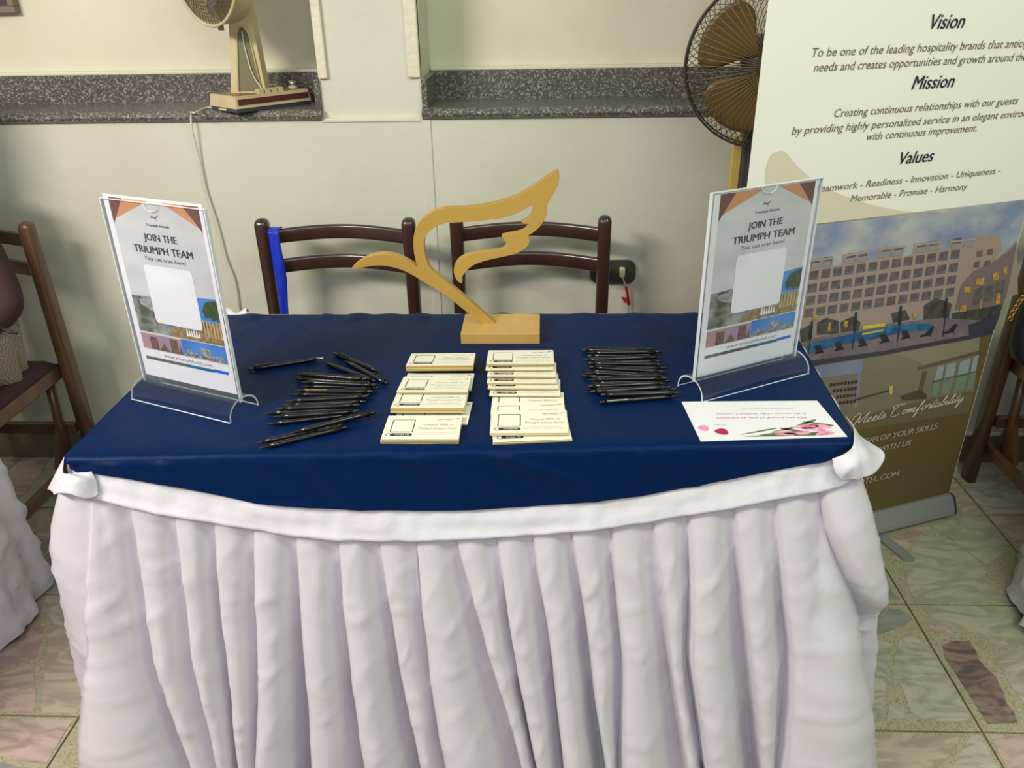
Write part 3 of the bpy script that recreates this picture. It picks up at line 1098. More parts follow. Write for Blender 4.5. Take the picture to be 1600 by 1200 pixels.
# pile: xc, Yfront, z front bottom, z rear bottom, n, rz, name, printed
LEFTC = [
 (-.195, 1.087, .7525, .7525, 9, .01, 'the frontmost pile of the left column'),
 (-.186, 1.150, .7525, .7525, 3, -.03, 'the low pile between the front piles, left column'),
 (-.193, 1.172, .7625, .7555, 10, .005, 'the second pile from the front of the left column'),
 (-.190, 1.262, .7580, .7530, 4, .0, 'the half hidden pile, left column'),
 (-.192, 1.228, .7712, .7630, 3, .0, 'the middle pile of the left column'),
 (-.190, 1.325, .7690, .7590, 11, .02, 'the rearmost pile of the left column')]
RIGHTC = [
 (-.014, 1.090, .7525, .7525, 5, .09, 'the askew front pile, right column'),
 (-.024, 1.182, .7525, .7525, 5, .0, 'the pile under the fanned cards, right column'),
 (-.022, 1.140, .7575, .7575, 3, .03, 'the fanned cards behind the front pile, right column'),
 (-.020, 1.102, .7605, .7605, 4, .015, 'the top pile at the front of the right column'),
 (-.030, 1.236, .7605, .7560, 2, -.01, 'the thin pile in the middle of the right column'),
 (-.033, 1.258, .7635, .7565, 3, .0, 'the lowest stepped pile, right column'),
 (-.036, 1.272, .7675, .7600, 3, .015, 'the second stepped pile, right column'),
 (-.037, 1.290, .7712, .7640, 3, -.01, 'the third stepped pile, right column'),
 (-.041, 1.312, .7750, .7680, 2, .01, 'the pile under the rearmost, right column'),
 (-.040, 1.327, .7785, .7715, 4, .01, 'the rearmost pile of the right column')]
for gname, L in (('cards in the left column', LEFTC), ('cards in the right column', RIGHTC)):
    for xc, yf, zf, zr, n, rz, where in L:
        tilt = -math.asin((zf-zr)/CD)
        for k in range(n):
            top = k == n-1
            j = 0 if top else 1
            loc = Vector((xc+random.uniform(-.0012, .0012)*j, yf+random.uniform(-.001, .001)*j, zf+k*(CT+.00006)))
            lab = ('gilt-edged white card on top of %s' % where) if top else ('gilt-edged white card inside %s' % where)
            card(loc, (tilt, 0, rz+random.uniform(-.006, .006)*j), lab, gname+', '+where, printed=top)

# ================================================================== sign holders
def poster_parts(w_, h_):
    """flat print on a poster of size w x h, origin bottom-left; returns list of (name, geo2d, mat, lift)"""
    out = []
    X = lambda u: u*w_
    Y = lambda v: (1-v)*h_
    R = lambda u0, v0, u1, v1: flat([(X(u0), Y(v1)), (X(u1), Y(v1)), (X(u1), Y(v0)), (X(u0), Y(v0))])
    Pg = lambda pts: flat([(X(a), Y(b)) for a, b in pts])
    out.append(('grey_background', R(.055, .012, .965, .855), mat('poster_grey', (196, 198, 200), .5, var=(214, 215, 217), vscale=6, vstretch=(1, 1, 3)), 1))
    for pts in ([(.055, .012), (.20, .012), (.055, .15)], [(.80, .012), (.965, .012), (.965, .14)]):
        out.append(('corner_print', Pg(pts), mat('poster_brown', (116, 74, 66), .5), 3))
    for pts in ([(.20, .012), (.47, .012), (.09, .118)], [(.60, .012), (.80, .012), (.93, .118)]):
        out.append(('corner_print', Pg(pts), mat('poster_orange', (204, 146, 104), .5), 2))
    # photographs
    out.append(('photo_print', Pg([(.055, .53), (.4, .515), (.4, .73), (.055, .73)]), mat('photo_garden', (78, 88, 72), .5, var=(158, 160, 158), vscale=34, ramp=(.42, .58)), 2))
    out.append(('photo_print', Pg([(.4, .50), (.965, .475), (.965, .73), (.4, .73)]), mat('photo_sky', (40, 112, 200), .5, var=(78, 150, 222), vscale=10), 2))
    for pts in ([(.80, .55), (.84, .505), (.90, .49), (.965, .485), (.965, .60), (.93, .585), (.90, .60), (.87, .58), (.82, .59)], [(.69, .64), (.72, .61), (.76, .60), (.80, .61), (.84, .64), (.80, .65), (.76, .66)]):
        out.append(('palm_print', Pg(pts), mat('photo_palm', (46, 70, 44), .5, var=(76, 96, 54), vscale=160), 3))
    cols_ = [R(.78+.033*i, .60, .797+.033*i, .695) for i in range(6)]
    out.append(('colonnade_print', Pg([(.40, .68), (.76, .63), (.965, .605), (.965, .73), (.40, .73)]), mat('photo_sand', (172, 148, 104), .5, var=(112, 98, 70), vscale=120), 3))
    for c_ in cols_:
        out.append(('column_print', c_, mat('photo_column', (206, 182, 134), .5, var=(170, 146, 100), vscale=70), 4))
    out.append(('building_print', Pg([(.13, .545), (.40, .525), (.40, .62), (.25, .60), (.14, .575)]), mat('photo_white_house', (176, 178, 176), .5, var=(130, 134, 136), vscale=120), 3))
    for i in range(6):
        out.append(('fountain_print', Pg([(.58+.025*i, .71), (.592+.025*i, .655+.008*(i % 3)), (.604+.025*i, .71)]), M_paper, 5))
    out.append(('photo_print', R(.055, .742, .5, .832), mat('photo_sunset', (206, 146, 120), .5, var=(120, 130, 170), vscale=9, vstretch=(1, 1, 1)), 2))
    out.append(('photo_print', R(.5, .735, .965, .832), mat('photo_sky2', (44, 116, 206), .5, var=(86, 150, 214), vscale=12), 2))
    for g_ in (R(.15, .757, .235, .83), R(.37, .748, .455, .83), Pg([(.24, .83), (.30, .785), (.355, .83)]), Pg([(.455, .83), (.48, .778), (.50, .83)])):
        out.append(('tower_print', g_, mat('photo_tower', (84, 68, 74), .5, var=(130, 96, 84), vscale=120), 3))
    for g_ in (R(.54, .79, .60, .825), R(.61, .80, .66, .825), R(.70, .765, .80, .825), R(.81, .80, .87, .825), R(.88, .795, .93, .825), R(.5, .815, .965, .832)):
        out.append(('skyline_print', g_, mat('photo_city', (178, 182, 186), .5, var=(104, 108, 112), vscale=190), 3))
    out.append(('photo_print', R(.055, .880, .5, .898), mat('photo_strip', (86, 84, 84), .5, var=(120, 110, 96), vscale=90), 3))
    out.append(('photo_print', R(.5, .880, .80, .898), mat('photo_teal', (24, 112, 134), .5), 3))
    out.append(('photo_print', R(.80, .876, .95, .894), mat('photo_sky3', (36, 108, 214), .5), 3))
    out.append(('url_strip', R(.055, .836, .965, .876), M_paper, 4))
    out.append(('white_panel', flat(rrect(X(.27), Y(.665), X(.77), Y(.345), .007)), M_paper, 5))
    T = lambda s, u, v, wd, h, m_, **k: (s, u, v, wd, h, m_, k)
    def tx(s, u, v, wd, h, **k):
        g = fit_text(s, w=wd*w_, h=h*h_, align='c', **k)
        return [Vector((p.x+X(u), p.y+Y(v), 0)) for p in g[0]], g[1]
    out.append(('heading_lettering', join(tx('JOIN THE', .515, .213, .34, .038, bold=.04), tx('TRIUMPH TEAM', .515, .280, .61, .040, bold=.04)), M_inkb, 6))
    out.append(('small_lettering', join(tx('You can scan here!', .515, .318, .43, .022), tx('Triumph Hotels', .515, .138, .24, .014, bold=.02)), M_inkb, 6))
    out.append(('url_lettering', tx('www.triumphhotel.com', .53, .866, .52, .020, bold=.0), M_inkb, 6))
    wl = [(.47, .082), (.50, .09), (.53, .083), (.545, .074), (.535, .088), (.51, .096), (.535, .112), (.50, .097), (.48, .094), (.455, .096), (.47, .09)]
    out.append(('logo_print', Pg(wl), mat('logo_brown', (150, 110, 84), .5), 6))
    return out
def make_holder(cx, cy, ang, label, plabel, W=.228, pw=.212, ph=.326, tilt=0):
    t = thing('sign_holder', label, 'sign holder', (cx, cy, .7525), ang)
    # arch base
    D, Hh, th = .072, .034, .003
    def arch(r_):
        P = []
        for k in range(15):
            a = PI*k/14
            P.append((-(D/2-r_)*math.cos(a), (Hh-r_)*math.sin(a)**.8))
        return P
    oa, ia = arch(0), arch(th)
    V, F = [], []
    for x in (-W/2, W/2):
        for p in oa:
            V.append(Vector((x, p[0], p[1])))
        for p in ia:
            V.append(Vector((x, p[0], max(p[1], 0))))
    n = 15
    for i in range(n-1):
        F += [(i, i+1, i+1+2*n, i+2*n), (n+i+1, n+i, n+i+2*n, n+i+1+2*n)]
    bs = obj('base', (V, F), clear_mat('base_acrylic', (250, 252, 254), 1.2), t, True, local=True)
    for sx in (-1, 1):
        o_, i_ = [Vector((sx*(W/2+.0002), p[0], p[1])) for p in oa], [Vector((sx*(W/2+.0002), p[0], max(p[1], 0))) for p in ia]
        obj('edge', (o_+i_, [(i, i+1, i+1+n, i+n) for i in range(n-1)]), M_cleare, bs, local=True)
    for sy in (-1, 1):
        obj('edge', box(-W/2, W/2, sy*(D/2)-.0008, sy*(D/2)+.0008, 0, .0016), M_cleare, bs, local=True)
    obj('slot_rib', box(-W/2+.012, W/2-.012, -.006, -.003, Hh-.012, Hh-.003), M_clear, t, local=True)
    z0 = .024
    pH = .332
    pn = thing('panel', '', '', (0, 0, 0))
    del pn['label'], pn['category']
    bpy.data.objects.remove(pn)
    a = obj('clear_panel', box(-pw/2-.006, pw/2+.006, -.0030, -.0012, z0, z0+pH), M_clear, t, local=True)
    b = obj('clear_panel', box(-pw/2-.006, pw/2+.006, .0012, .0030, z0, z0+pH), M_clear, t, local=True)
    e = .0008
    for sx in (-1, 1):
        x = sx*(pw/2+.006)
        obj('panel_edge', box(x-e, x+e, -.0032, .0032, z0, z0+pH), M_cleare, a, local=True)
    obj('panel_edge', box(-pw/2-.006, pw/2+.006, -.0032, .0032, z0+pH-.0006, z0+pH+.0006), M_cleare, a, local=True)
    # thumb notch line
    arc_ = [Vector((.016*math.cos(PI+PI*k/10), -.0034, z0+pH+.016*math.sin(PI+PI*k/10)*.8)) for k in range(11)]
    obj('thumb_notch', tube(arc_, .0006, 4), M_cleare, a, local=True)
    pz = z0+.006+tilt
    sh = obj('poster', box(-pw/2, pw/2, -.0004, .0006, pz, pz+ph), M_paper, t, local=True, label=plabel)
    U, Wv = Vector((1, 0, 0)), Vector((0, 0, 1))
    for nm, g, m_, lf in poster_parts(pw, ph):
        obj(nm, place(g, Vector((-pw/2, -.0004, pz)), U, Wv, .00008*lf), m_, sh, local=True)
    return t
make_holder(-.618, 1.228, math.radians(-22.5), 'clear acrylic stand with recruiting poster beside the left pen heap, near the seated person', 'grey poster with brown corner triangles and hotel photos', tilt=.007)
make_holder(.372, 1.322, math.radians(28), 'clear acrylic stand with recruiting poster in front of the tall banner', 'grey poster with brown corner triangles and hotel photos', W=.246, pw=.222)

# ================================================================== thank-you card
tc_ = thing('thank_you_card', 'white card with pink tulips and upside-down pink script at the front corner of the table', 'card', (.366, 1.17, .7525))
q = [Vector((.253, 1.097, .7530)), Vector((.489, 1.114, .7530)), Vector((.479, 1.238, .7530)), Vector((.244, 1.233, .7530))]
obj('paper', prism(q, (0, 0, .0006)), M_paper, tc_)
O_ = q[2].copy()
O_.z = .7538
U_ = (q[3]-q[2])/(q[3]-q[2]).length
W_ = (q[1]-q[2])/(q[1]-q[2]).length
# card is read from the far side: origin far corner; x to the left, y towards the viewer is down
W_ = (q[2]-q[1]).normalized()*-1
Oc = q[2].copy(); Oc.z = .7538
def oncard(geo, lift=0):
    # local x: reading direction (towards -X), local y: up for the reader (towards the viewer)
    return [Oc+U_*v[0]+W_*v[1]+Vector((0, 0, lift)) for v in geo[0]], geo[1]
M_pink = mat('pink_ink', (196, 84, 140), .5)
def tcx(s, x, y, w_, h, **k):
    g = fit_text(s, w=w_, h=h, **k)
    return [Vector((p.x+x, p.y+y, 0)) for p in g[0]], g[1]
obj('script_lettering', oncard(join(tcx('We are proud of you as partners', .042, .058, .150, .0065, shear=.45, res=1), tcx('in the success of the institute\u2019s journey', .036, .044, .152, .0062, shear=.45, res=1))), M_pink, tc_)
obj('small_lettering', oncard(tcx('Public Relations Department', .052, .028, .088, .0035, res=1)), M_inkg, tc_)
def petal(cx, cy, L, W, a, n=14):
    P = []
    for k in range(n):
        t = 2*PI*k/n
        x = L/2*math.cos(t)
        y = W/2*math.sin(t)*(1-.35*math.cos(t))
        P.append((cx+x*math.cos(a)-y*math.sin(a), cy+x*math.sin(a)+y*math.cos(a)))
    return P
rr = random.Random(5)
leaf = [petal(x, y, L, W, a) for x, y, L, W, a in ((.10, .112, .08, .006, .15), (.085, .098, .07, .005, .35), (.12, .12, .09, .005, .05), (.05, .080, .05, .007, .5), (.03, .082, .05, .006, -.3), (.06, .116, .06, .010, .1), (.135, .106, .07, .004, .3), (.075, .104, .05, .006, 2.8))]
obj('leaf_print', oncard(join(*[flat(p) for p in leaf]), .00005), mat('leaf_green', (98, 132, 62), .5, var=(70, 96, 48), vscale=80), tc_)
pts_ = [petal(x, y, L, W, a) for x, y, L, W, a in ((.055, .092, .046, .014, .1), (.045, .100, .040, .012, -.2), (.075, .112, .046, .011, .1), (.095, .116, .036, .008, .05), (.030, .090, .035, .012, -.25), (.032, .114, .034, .012, .25), (.100, .108, .03, .007, .2))]
obj('tulip_print', oncard(join(*[flat(p) for p in pts_]), .0001), mat('tulip_pink', (226, 130, 172), .5, var=(244, 188, 210), vscale=70), tc_)
obj('tulip_print', oncard(join(*[flat(p) for p in [petal(.050, .089, .03, .005, .1), petal(.078, .109, .03, .004, .1), petal(.036, .117, .022, .004, .3)]]), .00015), mat('tulip_deep', (214, 92, 150), .5), tc_)
obj('dot_print', oncard(flat(petal(.196, .106, .022, .020, 0)), .0001), mat('magenta_ink', (176, 30, 88), .5), tc_)
obj('dot_print', oncard(flat(petal(.222, .094, .018, .018, 0)), .0001), mat('pink_dot', (234, 150, 190), .5), tc_)
obj('logo_print', oncard(tcx('TRIUMPH', .182, .082, .02, .0032, res=1), .0001), M_inkg, tc_)

# ================================================================== roll-up banner
BA = math.radians(20.5)
B1 = Vector((1.195, 1.961, 0))                 # right end of the base, on the floor
bu = Vector((math.cos(BA), math.sin(BA), 0))
bn = Vector((bu.y, -bu.x, 0))                   # towards the viewer
BW = .812
B0 = B1-bu*BW
bt = thing('roll_up_banner', 'tall roll-up banner with vision and mission text and hotel photos beside the table', 'banner', tuple((B0+B1)/2))
UP = Vector((0, 0, 1))
BOFF = B0+bn*(-.012)
def bpix(x, y, lift=0):
    p = on_plane(x, y, BOFF, bn)
    return p
def b2(x, y):
    p = bpix(x, y)
    return ((p-BOFF).dot(bu), p.z)
def bplace(geo, lift):
    return place(geo, BOFF, bu, UP, .0004+.00035*lift)
M_ban = mat('banner_white', (238, 238, 228), .5)
sheet = obj('banner_sheet', prism([BOFF, BOFF+bu*BW, BOFF+bu*BW+UP*2.0, BOFF+UP*2.0], -bn*.0008), M_ban, bt)
sheet.data.transform(Matrix.Translation((0, 0, .03)))
# correct the bottom: sheet starts inside the base
M_alu = mat('banner_aluminium', (158, 162, 160), .4, metal=.35)
prof = [(-.03, .0075), (-.044, .016), (-.046, .055), (-.036, .066), (.010, .068), (.022, .064), (.040, .030), (.042, .018), (.032, .0075)]
cas = prism([B0-bn*.012+bn*a*.9+UP*b-bu*.004 for a, b in prof], bu*BW)
obj('base_cassette', cas, M_alu, bt)
obj('end_cap', prism([B1-bn*.012+bn*a*.93+UP*(b*1.02) for a, b in prof], bu*.003), mat('cap_grey', (84, 88, 90), .4), bt)
obj('end_cap', prism([B0-bn*.012+bn*a*.93+UP*(b*1.02) for a, b in prof], -bu*.006), MATS['cap_grey'], bt)
ft = on_axis(1425, 876, 2, .006)
for c_ in (ft, ft-bu*.50):
    st = c_+(-bn)*.0
    pts = []
    for k in range(9):
        a = math.radians(-90+180*k/8)
        pts.append(c_-bn*.014+bn*.0+(bn*math.cos(a)*.016+bu*math.sin(a)*.016))
    L_ = ((B0-bn*.01)-c_).dot(-bn)
    pts += [c_+bu*.016-bn*(L_+.02), c_-bu*.016-bn*(L_+.02)]
    obj('swivel_foot', prism([Vector((p.x, p.y, .0015)) for p in pts], (0, 0, .005)), M_alu, bt)
obj('top_bar', prism([BOFF+bn*.006+UP*2.02, BOFF-bn*.008+UP*2.02, BOFF-bn*.008+UP*2.045, BOFF+bn*.006+UP*2.045], bu*BW), M_alu, bt)
obj('support_pole', tube([B0+bu*BW/2-bn*.04+UP*.05, B0+bu*BW/2-bn*.03+UP*2.03], .008, 8), M_alu, bt, True)

def multi(name, geos, lift, m, parent):
    for g_ in geos:
        obj(name, bplace(g_, lift), m, parent)
def bpoly(pts, s=1, ox=0, oy=0, fix=None):
    return flat([b2(x/s+ox, y/s+oy) for x, y in pts])
# --- beige swoosh behind the text
sw = mat('banner_beige', (216, 208, 184), .5)
zt = .927
multi('swoosh_print', [flat([tuple(p_)[:2] for p_ in smoothpath([Vector((*b2(x_, y_), 0)) for x_, y_ in ((1196, 300), (1195, 280), (1197, 262), (1202, 246), (1210, 238), (1224, 236), (1234, 246), (1252, 266), (1285, 290), (1330, 310), (1380, 324), (1430, 332), (1480, 332))], 4)]+[(b2(1480, 330)[0], zt-.002), (.01, zt-.002), (.02, 1.0)])], 1, sw, sheet)
# --- hotel photo
c7 = (4.138, 1230, 310)
def q7(pts):
    return flat([b2(x/c7[0]+c7[1], y/c7[0]+c7[2]) for x, y in pts])
photo = obj('hotel_photo', bplace(flat([(.004, b2(1240, 566)[1]-.012), b2(1255, 562), b2(1340, 543), b2(1430, 527), b2(1500, 514), b2(1551, 500), (BW-.002, .70), (BW-.002, zt), (.004, zt)]), 1),
            mat('photo_dusk_sky', (124, 138, 168), .5, var=(178, 180, 178), vscale=7, vstretch=(1, 1, 1.6), det=5, ramp=(.38, .62)), sheet)
stone_c = mat('facade_print', (158, 140, 130), .5)
roof = [(60,800),(135,405),(150,395),(298,378),(290,435),(345,430),(360,362),(530,338),(518,400),(580,392),(585,322),(762,302),(740,378),(800,365),(818,292),(996,274),(985,338),(1035,334),(1045,272),(1220,255),(1225,248),(1375,236),(1385,330),(1345,400),(1480,270),(1490,620),(1120,720),(700,790),(300,870),(110,930)]
obj('facade_print', bplace(q7(roof), 2), stone_c, photo)
xs = [170,245,320,395,475,550,625,705,775,850,925,1000,1080]
rows = [490,575,655,735]
cells, rails, pil = [], [], []
for ci in range(-1, 13):
    for r_, y0_ in enumerate([412]+rows):
        xc = 170+76*ci
        y = y0_-.146*(xc-200)
        x = xc-.14*(y0_-490)
        if r_ == 0 and not any(a+18 < x < b-22 for a, b in ((100, 298), (356, 530), (584, 762), (816, 996), (1044, 1220))):
            continue
        if x < 90 and y0_ > 700:
            continue
        cells.append(q7([(x-31, y+32), (x+25, y+24), (x+33, y-32), (x-23, y-24)]))
        rails.append(q7([(x-30, y+31), (x+25, y+23), (x+28, y+5), (x-27, y+13)]))
obj('balcony_print', bplace(join(*cells), 3), mat('balcony_dark', (84, 78, 82), .5, var=(112, 100, 96), vscale=60), photo, kind='stuff')
obj('railing_print', bplace(join(*rails), 4), mat('railing_print', (112, 112, 124), .5, var=(84, 82, 94), vscale=70), photo, kind='stuff')
caps, glz = [], []
for x0, y0, x1, y1 in ((140,395,298,378),(356,364,530,338),(584,324,762,302),(816,293,996,274),(1044,272,1220,255)):
    caps.append(q7([(x0, y0), (x1, y1), (x1-2, y1+13), (x0+2, y0+14)]))
    m_ = (x0+x1)/2
    for a, b in ((x0+14, m_-8), (m_+8, x1-20)):
        ya = y0+26-(a-x0)*.13
        yb = y0+26-(b-x0)*.13
        glz.append(q7([(a, ya), (b, yb), (b-6, yb+34), (a-4, ya+34)]))
multi('cornice_print', [*caps], 5, mat('cornice', (164, 146, 134), .5), photo)
multi('window_print', [*glz], 5, mat('dusk_glass', (140, 140, 146), .5), photo)
multi('wing_print', [q7([(1120,560),(1200,470),(1345,400),(1440,330),(1482,280),(1420,600),(1380,720),(1080,720)])], 5, mat('wing_print_c', (118, 106, 104), .5), photo)
multi('wing_shadow_print', [*[q7([(x, y), (x+60, y-26), (x+42, y+90), (x-14, y+100)]) for x, y in ((1205,590),(1275,570),(1345,545))], *[q7([(x, y), (x+34, y-8), (x+30, y+30), (x-3, y+34)]) for x, y in ((1225,340),(1292,330),(1205,412),(1275,405))]], 6, MATS['balcony_dark'], photo)
yel = [q7([(x, y), (x+w_, y-.12*w_), (x+w_-6, y+h_), (x-4, y+h_)]) for x, y, w_, h_ in ((262,800,16,60),(365,790,26,40),(165,755,30,30),(1115,690,40,40),(1140,570,46,40),(1220,515,50,40),(1325,480,40,46),(1240,650,14,60),(1345,610,30,70),(810,740,20,40),(1395,440,24,50),(250,905,14,60),(358,895,10,20))]
multi('lit_window_print', [*yel], 7, mat('lit_print', (206, 160, 70), .5, var=(150, 110, 60), vscale=90), photo)
multi('palm_print', [q7([(190,800),(250,770),(330,790),(330,870),(190,880)]), q7([(340,800),(420,760),(470,800),(460,850),(345,862)]), q7([(80,850),(140,815),(160,900),(90,950)]), q7([(880,690),(960,640),(1060,680),(1040,780),(880,790)]), q7([(1060,740),(1300,700),(1390,680),(1350,800),(1060,800)]), q7([(670,740),(760,720),(790,780),(680,800)])], 6, mat('photo_foliage', (52, 56, 54), .5, var=(84, 82, 76), vscale=60), photo)
obj('deck_print', bplace(q7([(60,960),(70,930),(300,872),(700,800),(1000,770),(1130,780),(1340,790),(1325,862),(1180,895),(600,1000),(130,1066),(70,1075)]), 8), mat('deck_print_c', (128, 116, 120), .5, var=(108, 98, 106), vscale=30), photo)
obj('pool_print', bplace(q7([(60,990),(180,920),(380,880),(560,840),(720,812),(900,805),(950,822),(900,850),(760,858),(640,885),(520,915),(420,930),(300,950),(180,990),(80,1010)]), 9), mat('pool_blue', (34, 74, 126), .5, var=(46, 120, 150), vscale=26), photo)
multi('pool_bar_print', [q7([(485,820),(630,800),(625,822),(482,845)]), q7([(478,868),(620,842),(615,852),(476,880)])], 10, mat('pool_bar', (206, 184, 60), .5), photo)
loung = []
for x, y, s_ in ((170,950,1),(300,930,1),(450,905,1),(590,875,1.1),(730,855,1),(850,830,1.2),(1000,810,1.2)):
    loung.append(q7([(x, y+48*s_), (x+10, y+40*s_), (x+55*s_, y+32*s_), (x+62*s_, y+58*s_), (x+54*s_, y+42*s_), (x+6, y+54*s_)]))
    loung.append(q7([(x, y), (x+34*s_, y-8), (x+58*s_, y+36*s_), (x+16*s_, y+44*s_)]) if x < 800 else q7([(x+30, y+46), (x+60*s_, y), (x+80*s_, y-4), (x+60*s_, y+44)]))
for x, y0, y1 in ((425,730,970),(715,690,930),(1010,640,890),(140,790,1010)):
    loung.append(q7([(x+8, y0), (x+20, y0), (x+14, (y0+y1)/2), (x-6, (y0+y1)/2+4)]))
    loung.append(q7([(x+2, (y0+y1)/2), (x+8, (y0+y1)/2), (x-10, y1), (x-16, y1)]))
multi('lounger_print', [*loung], 11, mat('print_near_black', (44, 42, 52), .5), photo)
multi('hedge_print', [q7([(110,1050),(600,985),(1180,880),(1325,845),(1322,868),(1180,905),(600,1010),(140,1080)]), q7([(1165,815),(1370,740),(1330,848),(1168,880)])], 10, mat('hedge_print_c', (60, 60, 74), .5), photo)
# --- lower part
def row(z):
    return z
low = obj('room_photo', bplace(flat([(.002, .035), (BW-.002, .035), (BW-.002, .70), b2(1551, 501), b2(1500, 515), b2(1430, 528), b2(1340, 545), b2(1255, 565), (.002, .58)]), 0.6), mat('banner_brown', (104, 90, 54), .5, var=(98, 84, 50), vscale=4), sheet)
c8 = (4, 1230, 550)
def q8(pts):
    return flat([b2(x/c8[0]+c8[1], y/c8[0]+c8[2]) for x, y in pts])
obj('room_wall_print', bplace(q8([(130,95),(460,20),(810,-40),(1210,-140),(1165,250),(900,300),(700,340),(440,440),(330,440)]), 2), mat('room_grey', (128, 122, 102), .5), low)
obj('fade_print', bplace(q8([(330,430),(440,400),(900,290),(1165,240),(1130,380),(480,480),(360,500)]), 3), mat('fade_c', (112, 102, 76), .5), low)
multi('ceiling_print', [q8([(620,-10),(1200,-150),(1195,-10),(1100,15),(1000,40),(860,85),(800,50)])], 3, mat('room_ceiling', (140, 134, 110), .5), low)
obj('side_photo', bplace(q8([(150,95),(478,40),(430,350),(300,350)]), 3), mat('photo_pale_sky', (116, 130, 160), .5, var=(140, 146, 160), vscale=9), low)
multi('building_print', [q8([(200,160),(440,130),(415,360),(310,380),(215,240)])], 4, mat('bld_print', (130, 120, 106), .5), low)
obj('opening_print', bplace(join(*[q8([(x-.0*r, y+r*40-.12*(x-260)), (x+17, y+r*40-.12*(x-243)), (x+14, y+r*40+20-.12*(x-243)), (x-3, y+r*40+20-.12*(x-260))]) for r in range(4) for x, y in [(265-3*r+22*k, 195) for k in range(8)] if x-265 > (r-1)*22]), 5), mat('print_dark_brown', (62, 52, 46), .5), low, kind='stuff')
multi('window_print', [q8([(935,90),(980,80),(955,180),(915,185)]), q8([(995,76),(1052,62),(1035,160),(975,175)]), q8([(1078,60),(1145,36),(1125,130),(1058,150)]), q8([(1160,32),(1196,12),(1175,118),(1142,126)])], 5, mat('pane_blue', (146, 162, 166), .5), low)
multi('window_print', [q8([(912,192),(952,186),(930,270),(895,275)]), q8([(972,180),(1032,168),(1010,258),(950,268)]), q8([(1054,160),(1122,142),(1100,235),(1030,255)]), q8([(1138,134),(1172,124),(1150,226),(1115,235)])], 5, mat('pane_green', (120, 140, 120), .5), low)
multi('window_frame_print', [q8([(905,180),(1180,115),(1178,122),(903,188)]), q8([(820,90),(1200,-10),(1196,8),(815,110)]), q8([(845,120),(870,115),(840,250),(815,252)])], 6, mat('print_taupe', (98, 88, 74), .5), low)
multi('furniture_print', [q8([(700,275),(760,255),(820,235),(870,265),(865,290),(720,300)]), q8([(420,290),(650,230),(655,238),(425,302)])], 6, mat('print_taupe2', (84, 74, 62), .5), low)
obj('lamp_print', bplace(q8([(632,212),(655,208),(652,262),(636,262)]), 7), mat('print_lamp', (222, 178, 110), .5), low)
# --- lettering
M_head = mat('heading_ink', (58, 50, 74), .5)
M_body = mat('body_ink', (122, 100, 82), .5)
def btext(s, p0, p1, h=None, vis=None, bold=0, shear=.18, flatline=True):
    """text from pixel p0 to p1 on the banner (baseline, horizontal on the banner); vis = how many characters end at p1"""
    a, b = b2(*p0), b2(*p1)
    wv = b[0]-a[0]
    V, F = text_geo(s, bold=bold, shear=shear, res=3)
    x0 = min(v.x for v in V)
    x1 = max(v.x for v in V)
    if vis:
        Vv, _ = text_geo(s[:vis], bold=bold, shear=shear, res=1)
        x1 = max(v.x for v in Vv)
    sx = wv/(x1-x0)
    sy = h/.729 if h else sx
    return [Vector(((v.x-x0)*sx+a[0], v.y*sy+(a[1]+b[1])/2, 0)) for v in V], F
multi('heading_lettering', [btext('Vision', (1452, 45), (1505, 44), .030, bold=.02, shear=.25), btext('Mission', (1423, 140), (1489, 136), .029, bold=.02, shear=.25), btext('Values', (1404, 256), (1457, 252), .028, bold=.02, shear=.25)], 3, M_head, sheet)
body = [
    btext('To be one of the leading hospitality brands that anticipate', (1268, 86), (1599, 76), .0175, vis=55),
    btext('needs and creates opportunities and growth around the', (1271, 109), (1602, 97), .0175),
    btext('Creating continuous relationships with our guests', (1303, 179), (1588, 166), .017),
    btext('by providing highly personalized service in an elegant environment', (1237, 206), (1602, 186), .0168, vis=62),
    btext('with continuous improvement.', (1353, 218), (1525, 206), .0168),
    btext('Teamwork - Readiness - Innovation - Uniqueness -', (1274, 297), (1561, 274), .0158),
    btext('Memorable - Promise - Harmony', (1328, 314), (1510, 297), .0158)]
multi('body_lettering', body, 3, M_body, sheet)
M_wtxt = mat('white_ink', (214, 208, 190), .5)
multi('slogan_lettering', [btext('DEVELOP YOUR SKILLS', (1337, 697), (1463, 667), .0175, bold=.015),
    btext('CAREER WITH US', (1322, 718), (1422, 692), .0175, bold=.015),
    btext('WWW.TRIUMPHHOTEL.COM', (1225, 780), (1402, 746), .0185, bold=.01)], 8, M_wtxt, sheet)
